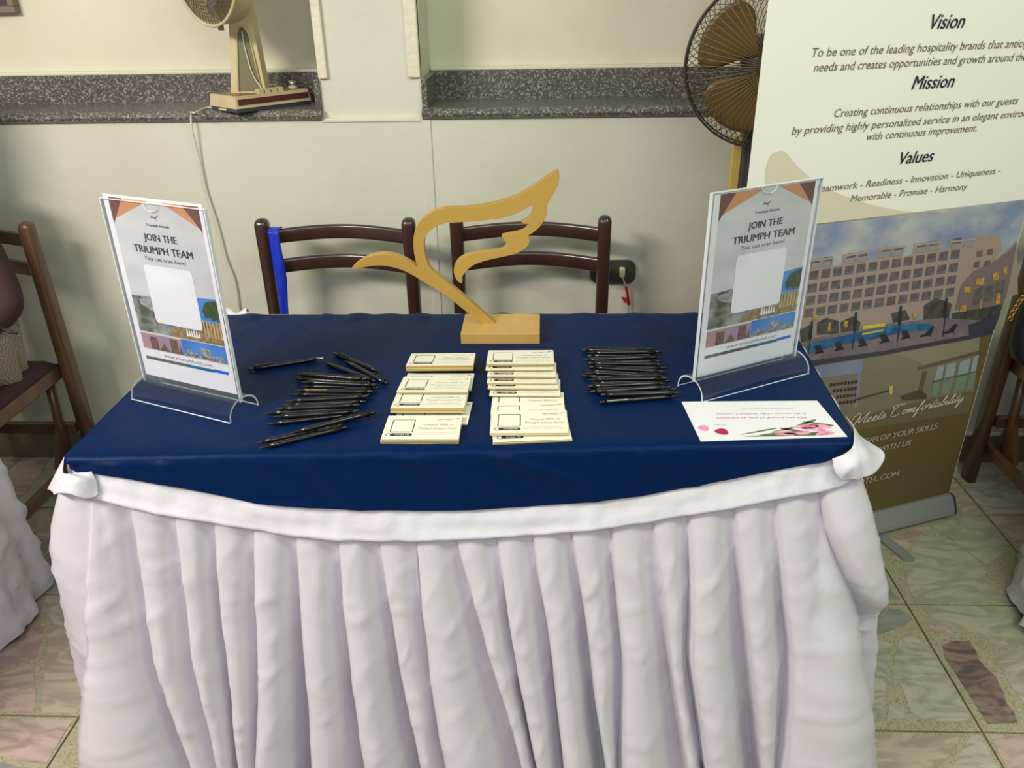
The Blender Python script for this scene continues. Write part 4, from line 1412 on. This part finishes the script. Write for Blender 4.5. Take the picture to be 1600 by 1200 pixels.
# script: hand-stroked letters (unit x-height = 1)
G = {
 'M': (2.5, [[(0, 1.1), (.1, 1.7), (.6, 2.3), (1.0, 2.1), (.95, 1.2), (.7, 0), (.6, -.1)], [(1.0, 2.0), (1.15, 1.2), (1.3, .2), (1.9, 1.5), (2.35, 2.2), (2.2, 1.2), (2.1, .2), (2.3, 0), (2.6, .3)]]),
 'C': (1.9, [[(1.4, 2.0), (1.7, 2.3), (1.3, 2.4), (.6, 1.8), (.2, .9), (.3, .1), (.9, -.1), (1.6, .4)], [(.2, 1.6), (.0, 2.1), (.6, 2.5), (1.3, 2.4)]]),
 'e': (.85, [[(0, .3), (.5, .6), (.65, .9), (.45, 1.0), (.2, .6), (.25, .1), (.5, 0), (.9, .35)]]),
 't': (.6, [[(0, .3), (.35, 1.1), (.5, 1.8), (.3, .8), (.2, .15), (.4, 0), (.65, .3)], [(.05, 1.25), (.7, 1.35)]]),
 's': (.7, [[(0, .3), (.35, .8), (.4, 1.05), (.5, .5), (.4, .05), (.1, .05), (.4, 0), (.75, .35)]]),
 'o': (.9, [[(.55, .95), (.25, .75), (.15, .25), (.4, 0), (.7, .35), (.65, .85), (.5, .95), (.95, .8)]]),
 'm': (1.5, [[(0, .35), (.25, 1.0), (.15, 0), (.5, .85), (.65, .95), (.6, 0), (.95, .85), (1.1, .95), (1.05, .1), (1.2, 0), (1.5, .35)]]),
 'f': (.75, [[(0, .3), (.6, 1.4), (.75, 2.1), (.5, 1.9), (.25, .4), (.05, -1.0), (.15, -1.1), (.3, -.4), (.25, .1), (.8, .4)]]),
 'r': (.75, [[(0, .3), (.25, 1.1), (.35, .9), (.6, .9), (.5, .3), (.55, 0), (.8, .35)]]),
 'a': (.95, [[(.65, .9), (.35, .95), (.12, .4), (.3, 0), (.6, .5), (.72, 1.0), (.62, .2), (.75, 0), (.98, .35)]]),
 'b': (.85, [[(0, .3), (.5, 1.5), (.6, 2.1), (.4, 1.9), (.2, .5), (.3, 0), (.65, .3), (.6, .85), (.4, .8), (.9, .8)]]),
 'i': (.5, [[(0, .3), (.25, 1.0), (.15, .15), (.3, 0), (.55, .35)], [(.38, 1.4), (.42, 1.5)]]),
 'l': (.55, [[(0, .3), (.5, 1.5), (.6, 2.1), (.4, 1.9), (.2, .4), (.3, 0), (.6, .35)]]),
 'y': (.9, [[(0, .3), (.2, 1.0), (.15, .2), (.4, .1), (.7, 1.0), (.6, .2), (.3, -1.0), (.1, -1.1), (.2, -.5), (.95, .4)]]),
 ' ': (.7, [])}
def script(s, p0, p1, xh, th):
    a, b = b2(*p0), b2(*p1)
    tot = sum(G[c][0] for c in s)
    sx = (b[0]-a[0])/tot
    pen_x = 0
    parts = []
    for c in s:
        for st_ in G[c][1]:
            P = smoothpath([Vector((x, y, 0)) for x, y in st_], 5)
            P = [Vector(((p.x+pen_x+p.y*.22)*sx+a[0], p.y*xh+(a[1]+(b[1]-a[1])*(pen_x/tot)), 0)) for p in P]
            V, F = [], []
            for i, p in enumerate(P):
                t_ = (P[min(i+1, len(P)-1)]-P[max(i-1, 0)]).normalized()
                nrm = Vector((-t_.y, t_.x, 0))
                w_ = th*(.55+.65*abs(t_.y))
                V += [p+nrm*w_/2, p-nrm*w_/2]
            F = [(2*i, 2*i+1, 2*i+3, 2*i+2) for i in range(len(P)-1)]
            parts.append((V, F))
        pen_x += G[c][0]
    return join(*parts)
obj('script_lettering', bplace(script('Meets Comfortability', (1326, 664), (1502, 626), .0135, .0028), 9), M_wtxt, sheet)

# ================================================================== desk fan on the sill
M_cream = mat('cream_fan', (206, 194, 156), .45, var=(190, 176, 134), vscale=12)
M_fdark = mat('fan_grille_dark', (92, 86, 74), .5)
ZT = ZS+.030
f0 = on_axis(370, 178, 2, ZT)
f1 = on_axis(486, 163, 2, ZT)
fb = on_axis(327, 157, 2, ZT)
fu = (f1-f0)
fl_w = fu.length
fu.normalize()
fv = Vector((-fu.y, fu.x, 0))
df = thing('desk_fan', 'cream retro desk fan with push buttons standing on the granite sill', 'fan', tuple(f0), 0)
f0 = f0+Vector((0, .004, 0))
def fp3(a, b, c):
    return f0+fu*a+fv*b+UP*c
DP = .135
def fbox(a0, a1, b0, b1, c0, c1, taper=0):
    V = [fp3(a0, b0, c0), fp3(a1, b0, c0), fp3(a1, b1, c0), fp3(a0, b1, c0), fp3(a0+taper, b0+taper, c1), fp3(a1-taper, b0+taper, c1), fp3(a1-taper, b1-taper, c1), fp3(a0+taper, b1-taper, c1)]
    return V, [(3, 2, 1, 0), (4, 5, 6, 7), (0, 1, 5, 4), (1, 2, 6, 5), (2, 3, 7, 6), (3, 0, 4, 7)]
obj('foot_plate', fbox(.004, fl_w-.004, .004, DP-.004, .0005, .011, -.003), mat('fan_foot', (70, 72, 80), .5), df)
obj('base_body', fbox(0, fl_w, 0, DP, .011, .042, .004), M_cream, df)
obj('maroon_panel', fbox(.008, fl_w-.006, -.0002, .003, .019, .034, .0), mat('fan_maroon', (92, 44, 40), .4), df)
obj('maroon_panel', fbox(.012, fl_w-.012, .012, DP-.012, .0405, .0432, .001), mat('fan_top', (130, 100, 68), .45), df)
for k in range(4):
    obj('push_button', fbox(.078+k*.021, .078+k*.021+.017, .006, .024, .042, .054, .001), M_cream, df)
obj('dial_knob', tube([fp3(.212, .040, .042), fp3(.212, .040, .050)], .013, 16), M_cream, df, True)
obj('dial_knob', tube([fp3(.212, .040, .050), fp3(.212, .040, .064)], .010, 16), M_silver, df, True)
# neck: tapered channel
nb_ = on_axis(362, 146, 1, f0.y+.092)
NX0, NX1 = nb_.x, nb_.x+.098
ntop = on_axis(365, -60, 1, f0.y+.055)
zb_, ztp = ZT+.043, 1.50
yn0, yn1 = f0.y+.088, f0.y+.130
def neck(xa0, xa1, xb0, xb1, y0, y1, z0, z1):
    V = [Vector((xa0, y0, z0)), Vector((xa1, y0, z0)), Vector((xa1, y1, z0)), Vector((xa0, y1, z0)), Vector((xb0, y0, z1)), Vector((xb1, y0, z1)), Vector((xb1, y1, z1)), Vector((xb0, y1, z1))]
    return V, [(3, 2, 1, 0), (4, 5, 6, 7), (0, 1, 5, 4), (1, 2, 6, 5), (2, 3, 7, 6), (3, 0, 4, 7)]
obj('neck_column', neck(NX0, NX1, NX0+.048, NX0+.078, yn0, yn1, zb_, ztp), M_cream, df)
rec = [(NX0+.024, zb_+.005), (NX0+.088, zb_+.005), (NX0+.074, zb_+.150), (NX0+.064, zb_+.166), (NX0+.052, zb_+.166), (NX0+.042, zb_+.150)]
obj('recess_panel', prism([Vector((x, yn0-.0015, z)) for x, z in rec], (0, .003, 0)), mat('fan_recess', (112, 108, 78), .6), df)
obj('column_lip', tube([Vector((x, yn0-.003, z)) for x, z in rec[:1]+rec[5:]+rec[4:5]+rec[3:4]+rec[2:3]+rec[1:2]], .0022, 6), M_cream, df, True)
obj('inner_cord', tube(smoothpath([(NX0+.058, yn0-.005, zb_+.155), (NX0+.060, yn0-.005, zb_+.11), (NX0+.070, yn0-.006, zb_+.05), (NX0+.092, yn0-.006, zb_+.006)]), .0018, 6), mat('cord_cream2', (208, 200, 176), .5), df, True)
obj('screw_cap', tube([Vector((NX0+.060, yn0-.003, zb_+.19)), Vector((NX0+.060, yn0+.002, zb_+.19))], .006, 10), mat('fan_brown', (130, 106, 80), .5), df, True)
# head
hc = on_axis(312, -63, 1, f0.y-.01)
ax = Vector((-.62, -.78, -.05)).normalized()
e1 = ax.cross(UP).normalized()
e2 = e1.cross(ax)
HR = .146
def circ(c, r_, n=48, s=1):
    return [c+(e1*math.cos(2*PI*k/n)+e2*math.sin(2*PI*k/n))*r_ for k in range(n+1)]
def ringband(c0, r0, c1, r1, n=48):
    return grid(n, 2, lambda u, v: (c0 if v == 0 else c1)+(e1*math.cos(2*PI*u)+e2*math.sin(2*PI*u))*(r0 if v == 0 else r1), True)
hh = obj('fan_housing', join(ringband(hc-ax*.0, HR+.004, hc-ax*.055, HR+.002), ringband(hc-ax*.055, HR+.002, hc-ax*.085, .06), ringband(hc-ax*.085, .06, hc-ax*.087, .001)), M_cream, df, True)
rg = [tube(circ(hc+ax*(.03*(1-(r_/HR)**2)), r_), .0010, 4, False) for r_ in [HR*(i+1)/17 for i in range(16)]]
for k in range(64):
    a = 2*PI*k/64
    P = []
    for i in range(9):
        r_ = .02+(HR-.02)*i/8
        P.append(hc+ax*(.03*(1-(r_/HR)**2))+(e1*math.cos(a+i*.05)+e2*math.sin(a+i*.05))*r_)
    rg.append(tube(P, .0008, 4, False))
gr = obj('front_grille', join(*rg), M_fdark, df, True)
obj('grille_rim', tube(circ(hc, HR+.004), .0045, 6, False), M_cream, df, True)
cl = hc-ax*.02-e2*(HR+.006)+UP*0
cl = hc-ax*.02+(e2*(-1 if e2.z > 0 else 1))*(HR+.006)
obj('clip_tab', tube([cl+UP*.006, cl-UP*.010], .008, 4), mat('fan_tan', (176, 150, 104), .5), df)
for k in range(4):
    a = k*PI/2+.4
    def bl_(u, v, a=a):
        r_ = .018+(HR-.03)*v
        an = a+(u-.5)*(.5+.7*math.sin(PI*min(1, v+.15)))
        return hc-ax*(.028+.02*(u-.5))+(e1*math.cos(an)+e2*math.sin(an))*r_
    o = obj('blade', grid(8, 8, bl_), mat('fan_blade_grey', (120, 120, 112), .4), df, True)
    solid(o, .0015)
obj('hub', tube([hc-ax*.05, hc-ax*.01], .022, 16), M_cream, df, True)
obj('motor_case', tube([hc-ax*.085, hc-ax*.11, hc-ax*.16, hc-ax*.18], [.045, .052, .05, .03], 16), M_cream, df, True)
obj('neck_head', tube([Vector((NX0+.062, (yn0+yn1)/2, 1.49)), hc-ax*.13], .022, 10), M_cream, df, True)
# fan cord along the sill, down the wall
cp = smoothpath([tuple(fp3(-.002, .05, .006)), tuple(on_axis(325, 168, 2, ZT+.004)), tuple(on_axis(305, 176, 2, ZT+.004)), (-.962, YW-.020, ZT-.004), (-.968, YW-.022, 1.07), (-.968, YW-.010, .99), (-.966, YW-.008, .9), (-.952, YW-.008, .80), (-.944, YW-.008, .70), (-.93, YW-.008, .62), (-.935, YW-.008, .50), (-.95, YW-.008, .3), (-.95, YW-.018, .10)])
fc = obj('fan_cord', tube(cp, .0028, 7), mat('cord_white', (206, 204, 186), .5), None, True)
tag(fc, 'thin white cord running from the desk fan over the sill and down the wall', 'cord')

# ================================================================== floor-standing wire fan
M_wire = mat('fan_wire', (84, 78, 60), .4, metal=.4)
M_wire_lit = mat('fan_wire_lit', (128, 116, 84), .4, metal=.3)  # light on the front spokes put into a paler copy of the wire colour
M_bld = mat('fan_blade_brown', (112, 88, 44), .4)
YF = 2.0
fcx = on_axis(1201, 100, 1, YF)
sf = thing('floor_fan', 'large wire-caged fan with brown blades on a stand behind the banner', 'fan', (fcx.x, YF+.05, 0))
ax = Vector((-.10, -.99, -.06)).normalized()
e1 = ax.cross(UP).normalized()
e2 = e1.cross(ax)
FR_ = .190
rg = []
def cagept(r_, a, front):
    k = (1-(r_/FR_)**2.6)
    return fcx+ax*((.055 if front else -.075)*k)+(e1*math.cos(a)+e2*math.sin(a))*r_
for k in range(64):
    a = 2*PI*k/64
    rg.append(tube([cagept(.03+(FR_-.03)*i/10, a+.0*i, True) for i in range(11)], .0009, 4, False))
obj('front_guard', join(*rg), M_wire_lit, sf, True)
rg = []
for k in range(72):
    a = 2*PI*k/72
    rg.append(tube([cagept(.05+(FR_-.05)*i/12, a+.6*(i/12), False) for i in range(13)], .0009, 4, False))
    rg.append(tube([cagept(.14+(FR_-.14)*i/6, a-.32*(i/6), True)+ax*.001 for i in range(7)], .0008, 4, False))
obj('rear_guard', join(*rg), M_wire, sf, True)
cc = lambda r_, off: [fcx+ax*off+(e1*math.cos(2*PI*k/64)+e2*math.sin(2*PI*k/64))*r_ for k in range(65)]
obj('guard_rim', tube(cc(FR_+.001, 0), .0032, 6, False), mat('fan_rim_dark', (56, 54, 48), .4), sf, True)
obj('guard_rim', tube(cc(FR_-.004, -.012), .0022, 6, False), MATS['fan_rim_dark'], sf, True)
obj('centre_badge', tube([fcx+ax*.052, fcx+ax*.062], .034, 20), MATS['fan_rim_dark'], sf, True)
for k, a in enumerate((math.radians(28), math.radians(-58), math.radians(118), math.radians(208))):
    def bf(u, v, a=a):
        r_ = .03+.138*v
        lead = a-.55*math.sin(PI*min(1, v*.62+.05))-.05
        trail = a+.62*math.sin(PI*min(1, v*.62+.1))+.08
        an = lead+(trail-lead)*u
        return fcx+ax*(-.012+.02*(u-.5))+(e1*math.cos(an)+e2*math.sin(an))*(r_*(1-.06*(2*u-1)**2*v))
    o = obj('blade', grid(12, 12, bf), M_bld, sf, True)
    solid(o, .002)
obj('motor_case', tube([fcx-ax*.02, fcx-ax*.06, fcx-ax*.13, fcx-ax*.15], [.03, .055, .052, .03], 18), mat('fan_dark', (58, 56, 60), .4), sf, True)
obj('hub', tube([fcx-ax*.025, fcx+ax*.03], .026, 16), MATS['fan_dark'], sf, True)
ypx = on_axis(1150, 250, 1, YF+.10)
cx_ = ypx.x
obj('stand_panel', box(cx_-.012, cx_+.012, YF+.095, YF+.115, .03, 1.06, .003), mat('stand_yellow', (196, 176, 100), .5), sf)
obj('stand_column', box(cx_+.012, cx_+.060, YF+.085, YF+.125, .03, fcx.z-.05, .004), mat('stand_grey', (66, 64, 70), .45), sf)
obj('stand_foot', tube([(cx_+.03, YF+.10, .001), (cx_+.03, YF+.10, .02), (cx_+.03, YF+.10, .034)], [.13, .13, .03], 28), MATS['fan_dark'], sf, True)

# ================================================================== seated person (brown top), mostly outside the frame
M_skin = mat('skin', (172, 122, 96), .5)
M_top = mat('brown_knit', (58, 36, 36), .85, bump=.6, bscale=240, bdist=.002)
M_hair = mat('dark_hair', (26, 20, 18), .5)
def checks():
    M = mat('checked_skirt', (150, 140, 132), .8)
    nt = M.node_tree
    tcn = nt.nodes.new('ShaderNodeTexCoord')
    ck = nt.nodes.new('ShaderNodeTexChecker')
    ck.inputs['Scale'].default_value = 260
    ck.inputs[1].default_value = (*lin((176, 166, 152)), 1)
    ck.inputs[2].default_value = (*lin((96, 86, 80)), 1)
    nt.links.new(tcn.outputs['Object'], ck.inputs[0])
    nt.links.new(ck.outputs[0], nt.nodes['Principled BSDF'].inputs['Base Color'])
    return M
M_chk = checks()
PX = -1.62
pr = thing('person', 'person in a brown knit top and checked skirt seated on the brown chair, arm bent', 'person', (PX, 1.9, 0))
def skin_mesh(name, verts, edges, m, parent, sub=2, label=None):
    off = parent.location
    q = parent
    off = Vector((0, 0, 0))
    while q is not None:
        off = off+q.location
        q = q.parent
    me = bpy.data.meshes.new(name)
    me.from_pydata([tuple(Vector(v[:3])-off) for v in verts], edges, [])
    me.materials.append(m)
    o = bpy.data.objects.new(name, me)
    C.objects.link(o)
    o.parent = parent
    sk_ = o.modifiers.new('skin', 'SKIN')
    sk_.use_smooth_shade = True
    if not me.skin_vertices:
        me.skin_vertices.new(name='')
    for i, v in enumerate(verts):
        r_ = v[3]
        me.skin_vertices[0].data[i].radius = (r_, r_*(v[4] if len(v) > 4 else 1))
        me.skin_vertices[0].data[i].use_root = (i == 0)
    s_ = o.modifiers.new('sub', 'SUBSURF')
    s_.levels = sub
    s_.render_levels = sub
    return o
bv_ = [  # x,y,z,r
 (PX, 1.93, .56, .115), (PX, 1.95, .70, .105), (PX, 1.965, .85, .115), (PX, 1.97, .97, .10), (PX, 1.955, 1.055, .048), (PX, 1.94, 1.10, .045), (PX, 1.925, 1.17, .078), (PX, 1.925, 1.23, .082), (PX, 1.93, 1.285, .055),
 (PX+.12, 1.965, .985, .045), (PX+.165, 1.97, .80, .036), (PX+.205, 1.94, .665, .034), (PX+.14, 1.80, .62, .030), (PX+.06, 1.72, .635, .024),
 (PX-.145, 1.965, .985, .052), (PX-.21, 1.96, .80, .042), (PX-.232, 1.945, .70, .038), (PX-.14, 1.80, .64, .030), (PX-.06, 1.72, .635, .024),
 (PX+.10, 1.88, .54, .085), (PX+.11, 1.70, .55, .072), (PX+.10, 1.56, .53, .055), (PX+.10, 1.55, .30, .045), (PX+.10, 1.56, .09, .034), (PX+.10, 1.47, .035, .03),
 (PX-.10, 1.88, .54, .085), (PX-.11, 1.70, .55, .072), (PX-.10, 1.56, .53, .055), (PX-.10, 1.55, .30, .045), (PX-.10, 1.56, .09, .034), (PX-.10, 1.47, .035, .03)]
be_ = [(0, 1), (1, 2), (2, 3), (3, 4), (4, 5), (5, 6), (6, 7), (7, 8), (3, 9), (9, 10), (10, 11), (11, 12), (12, 13), (3, 14), (14, 15), (15, 16), (16, 17), (17, 18), (0, 19), (19, 20), (20, 21), (21, 22), (22, 23), (23, 24), (0, 25), (25, 26), (26, 27), (27, 28), (28, 29), (29, 30)]
clothed = {0, 1, 2, 3, 9, 10, 11, 14, 15, 16, 19, 20, 21, 25, 26, 27}
body_ = skin_mesh('body', [(*v[:3], v[3]*(.72 if i in clothed else 1)) for i, v in enumerate(bv_)], be_, M_skin, pr)
infl = .004
tops_ = [0, 1, 2, 3, 9, 10, 11, 12, 14, 15, 16, 17]
mp_ = {k: i for i, k in enumerate(tops_)}
tv_ = [(*bv_[k][:3], bv_[k][3]+infl+(.006 if k in (11, 16) else 0)) for k in tops_]
te_ = [(mp_[a], mp_[b]) for a, b in be_ if a in mp_ and b in mp_]
skin_mesh('knit_top', tv_, te_, M_top, pr)
lg_ = [0, 19, 20, 21, 25, 26, 27]
mp_ = {k: i for i, k in enumerate(lg_)}
tv_ = [(*bv_[k][:3], bv_[k][3]+.012) for k in lg_]
te_ = [(mp_[a], mp_[b]) for a, b in be_ if a in mp_ and b in mp_]
skin_mesh('checked_skirt', tv_, te_, M_chk, pr)
def hair(u, v):
    # cap of hair open at the face (-Y side), falling to the nape
    a = -PI/2 + .62 + (2*PI-1.24)*u
    th_ = PI*.5*min(1, v/.45)
    r_ = .098*math.sin(th_) if v < .45 else .098-.012*(v-.45)/.55
    z = 1.262+.085*math.cos(th_) if v < .45 else 1.262-.17*(v-.45)/.55
    return Vector((PX+math.cos(a)*r_, 1.94+math.sin(a)*r_*1.02, z))
o = obj('hair', grid(32, 18, hair), M_hair, pr, True)
solid(o, .012, 1)
def fringe(u, v):
    a = -PI/2-.66+1.32*u
    th_ = PI*.5*(.05+.78*v)
    return Vector((PX+math.cos(a)*.1*math.sin(th_), 1.94+math.sin(a)*.102*math.sin(th_), 1.264+.087*math.cos(th_)))
o = obj('fringe', grid(12, 8, fringe), M_hair, pr, True)
solid(o, .008, 1)
for sx in (-1, 1):
    obj('ear', tube([(PX+sx*.078, 1.93, 1.22), (PX+sx*.09, 1.935, 1.20), (PX+sx*.08, 1.93, 1.175)], [.008, .013, .007], 8), M_skin, pr, True)
for sx in (-1, 1):
    obj('eye', tube([(PX+sx*.03, 1.842, 1.205), (PX+sx*.03, 1.848, 1.205)], .009, 10), M_ink, pr, True)
    for k, (dx, L_) in enumerate(((-.018, .05), (-.006, .058), (.006, .056), (.018, .046))):
        hx = PX+sx*.06
        obj('finger', tube([(hx+dx-sx*.01, 1.715, .632), (hx+dx-sx*.02, 1.70-L_*.5, .634), (hx+dx-sx*.024, 1.69-L_, .615)], [.009, .008, .006], 8), M_skin, pr, True)
obj('nose', tube([(PX, 1.85, 1.20), (PX, 1.828, 1.172), (PX, 1.85, 1.165)], [.006, .011, .008], 8), M_skin, pr, True)
obj('mouth', tube([(PX-.02, 1.852, 1.140), (PX, 1.845, 1.138), (PX+.02, 1.852, 1.140)], .005, 6), mat('lips', (140, 74, 68), .5), pr, True)
# lacing on the skirt hip
lc = [on_axis(x, y, 1, 1.83) for x, y in ((2, 512), (14, 518), (27, 521))]
obj('lace_tie', tube([Vector(p) for p in lc], .004, 6), M_ink, pr, True)

# ================================================================== handbag on the right chair
M_bag = mat('navy_leather', (22, 24, 34), .4, bump=.3, bscale=160)
hb_ = thing('handbag', 'dark navy handbag with a gold chain on the seat of the chair past the banner', 'handbag', (1.385, 2.03, .455))
def bagf(u, v):
    a = 2*PI*u
    z = .468+.20*v
    w_ = .125*(1-.25*v)*(math.sin(PI*min(1, .12+v*.5))**.4)
    d_ = .05*(1-.35*v)
    c_, s_ = math.cos(a), math.sin(a)
    return Vector((1.385+math.copysign(abs(c_)**.7, c_)*w_, 2.03+math.copysign(abs(s_)**.7, s_)*d_, z))
g = grid(32, 12, bagf, True)
g = (g[0], g[1]+[tuple(range(31, -1, -1)), tuple(11*32+k for k in range(32))])
obj('body', g, M_bag, hb_, True)
obj('flap', prism([Vector((x, 1.972, z)) for x, z in rrect(1.29, .55, 1.48, .672, .03)], (0, .006, 0)), M_bag, hb_)
obj('zip_pull', prism([Vector((1.296, 1.972, .535)), Vector((1.308, 1.972, .535)), Vector((1.302, 1.972, .515))], (0, .003, 0)), M_silver, hb_)
cpts = smoothpath([on_axis(x, y, 1, 1.965) for x, y in ((1578, 500), (1583, 488), (1589, 478), (1595, 468), (1604, 462), (1618, 470))], 5)
lk = []
M_gch = mat('gold_chain', (200, 160, 80), .25, metal=1)
for i in range(0, len(cpts)-1, 2):
    a, b = cpts[i], cpts[min(i+2, len(cpts)-1)]
    d = (b-a).normalized()
    n_ = Vector((0, 1, 0)) if (i//2) % 2 else d.cross(Vector((0, 1, 0)))
    mid = (a+b)/2
    L2 = (b-a).length*.75
    obj('chain_link', tube([mid+d*math.cos(2*PI*k/12)*L2+n_*math.sin(2*PI*k/12)*.006 for k in range(13)], .0016, 5, False), M_gch, hb_, True)
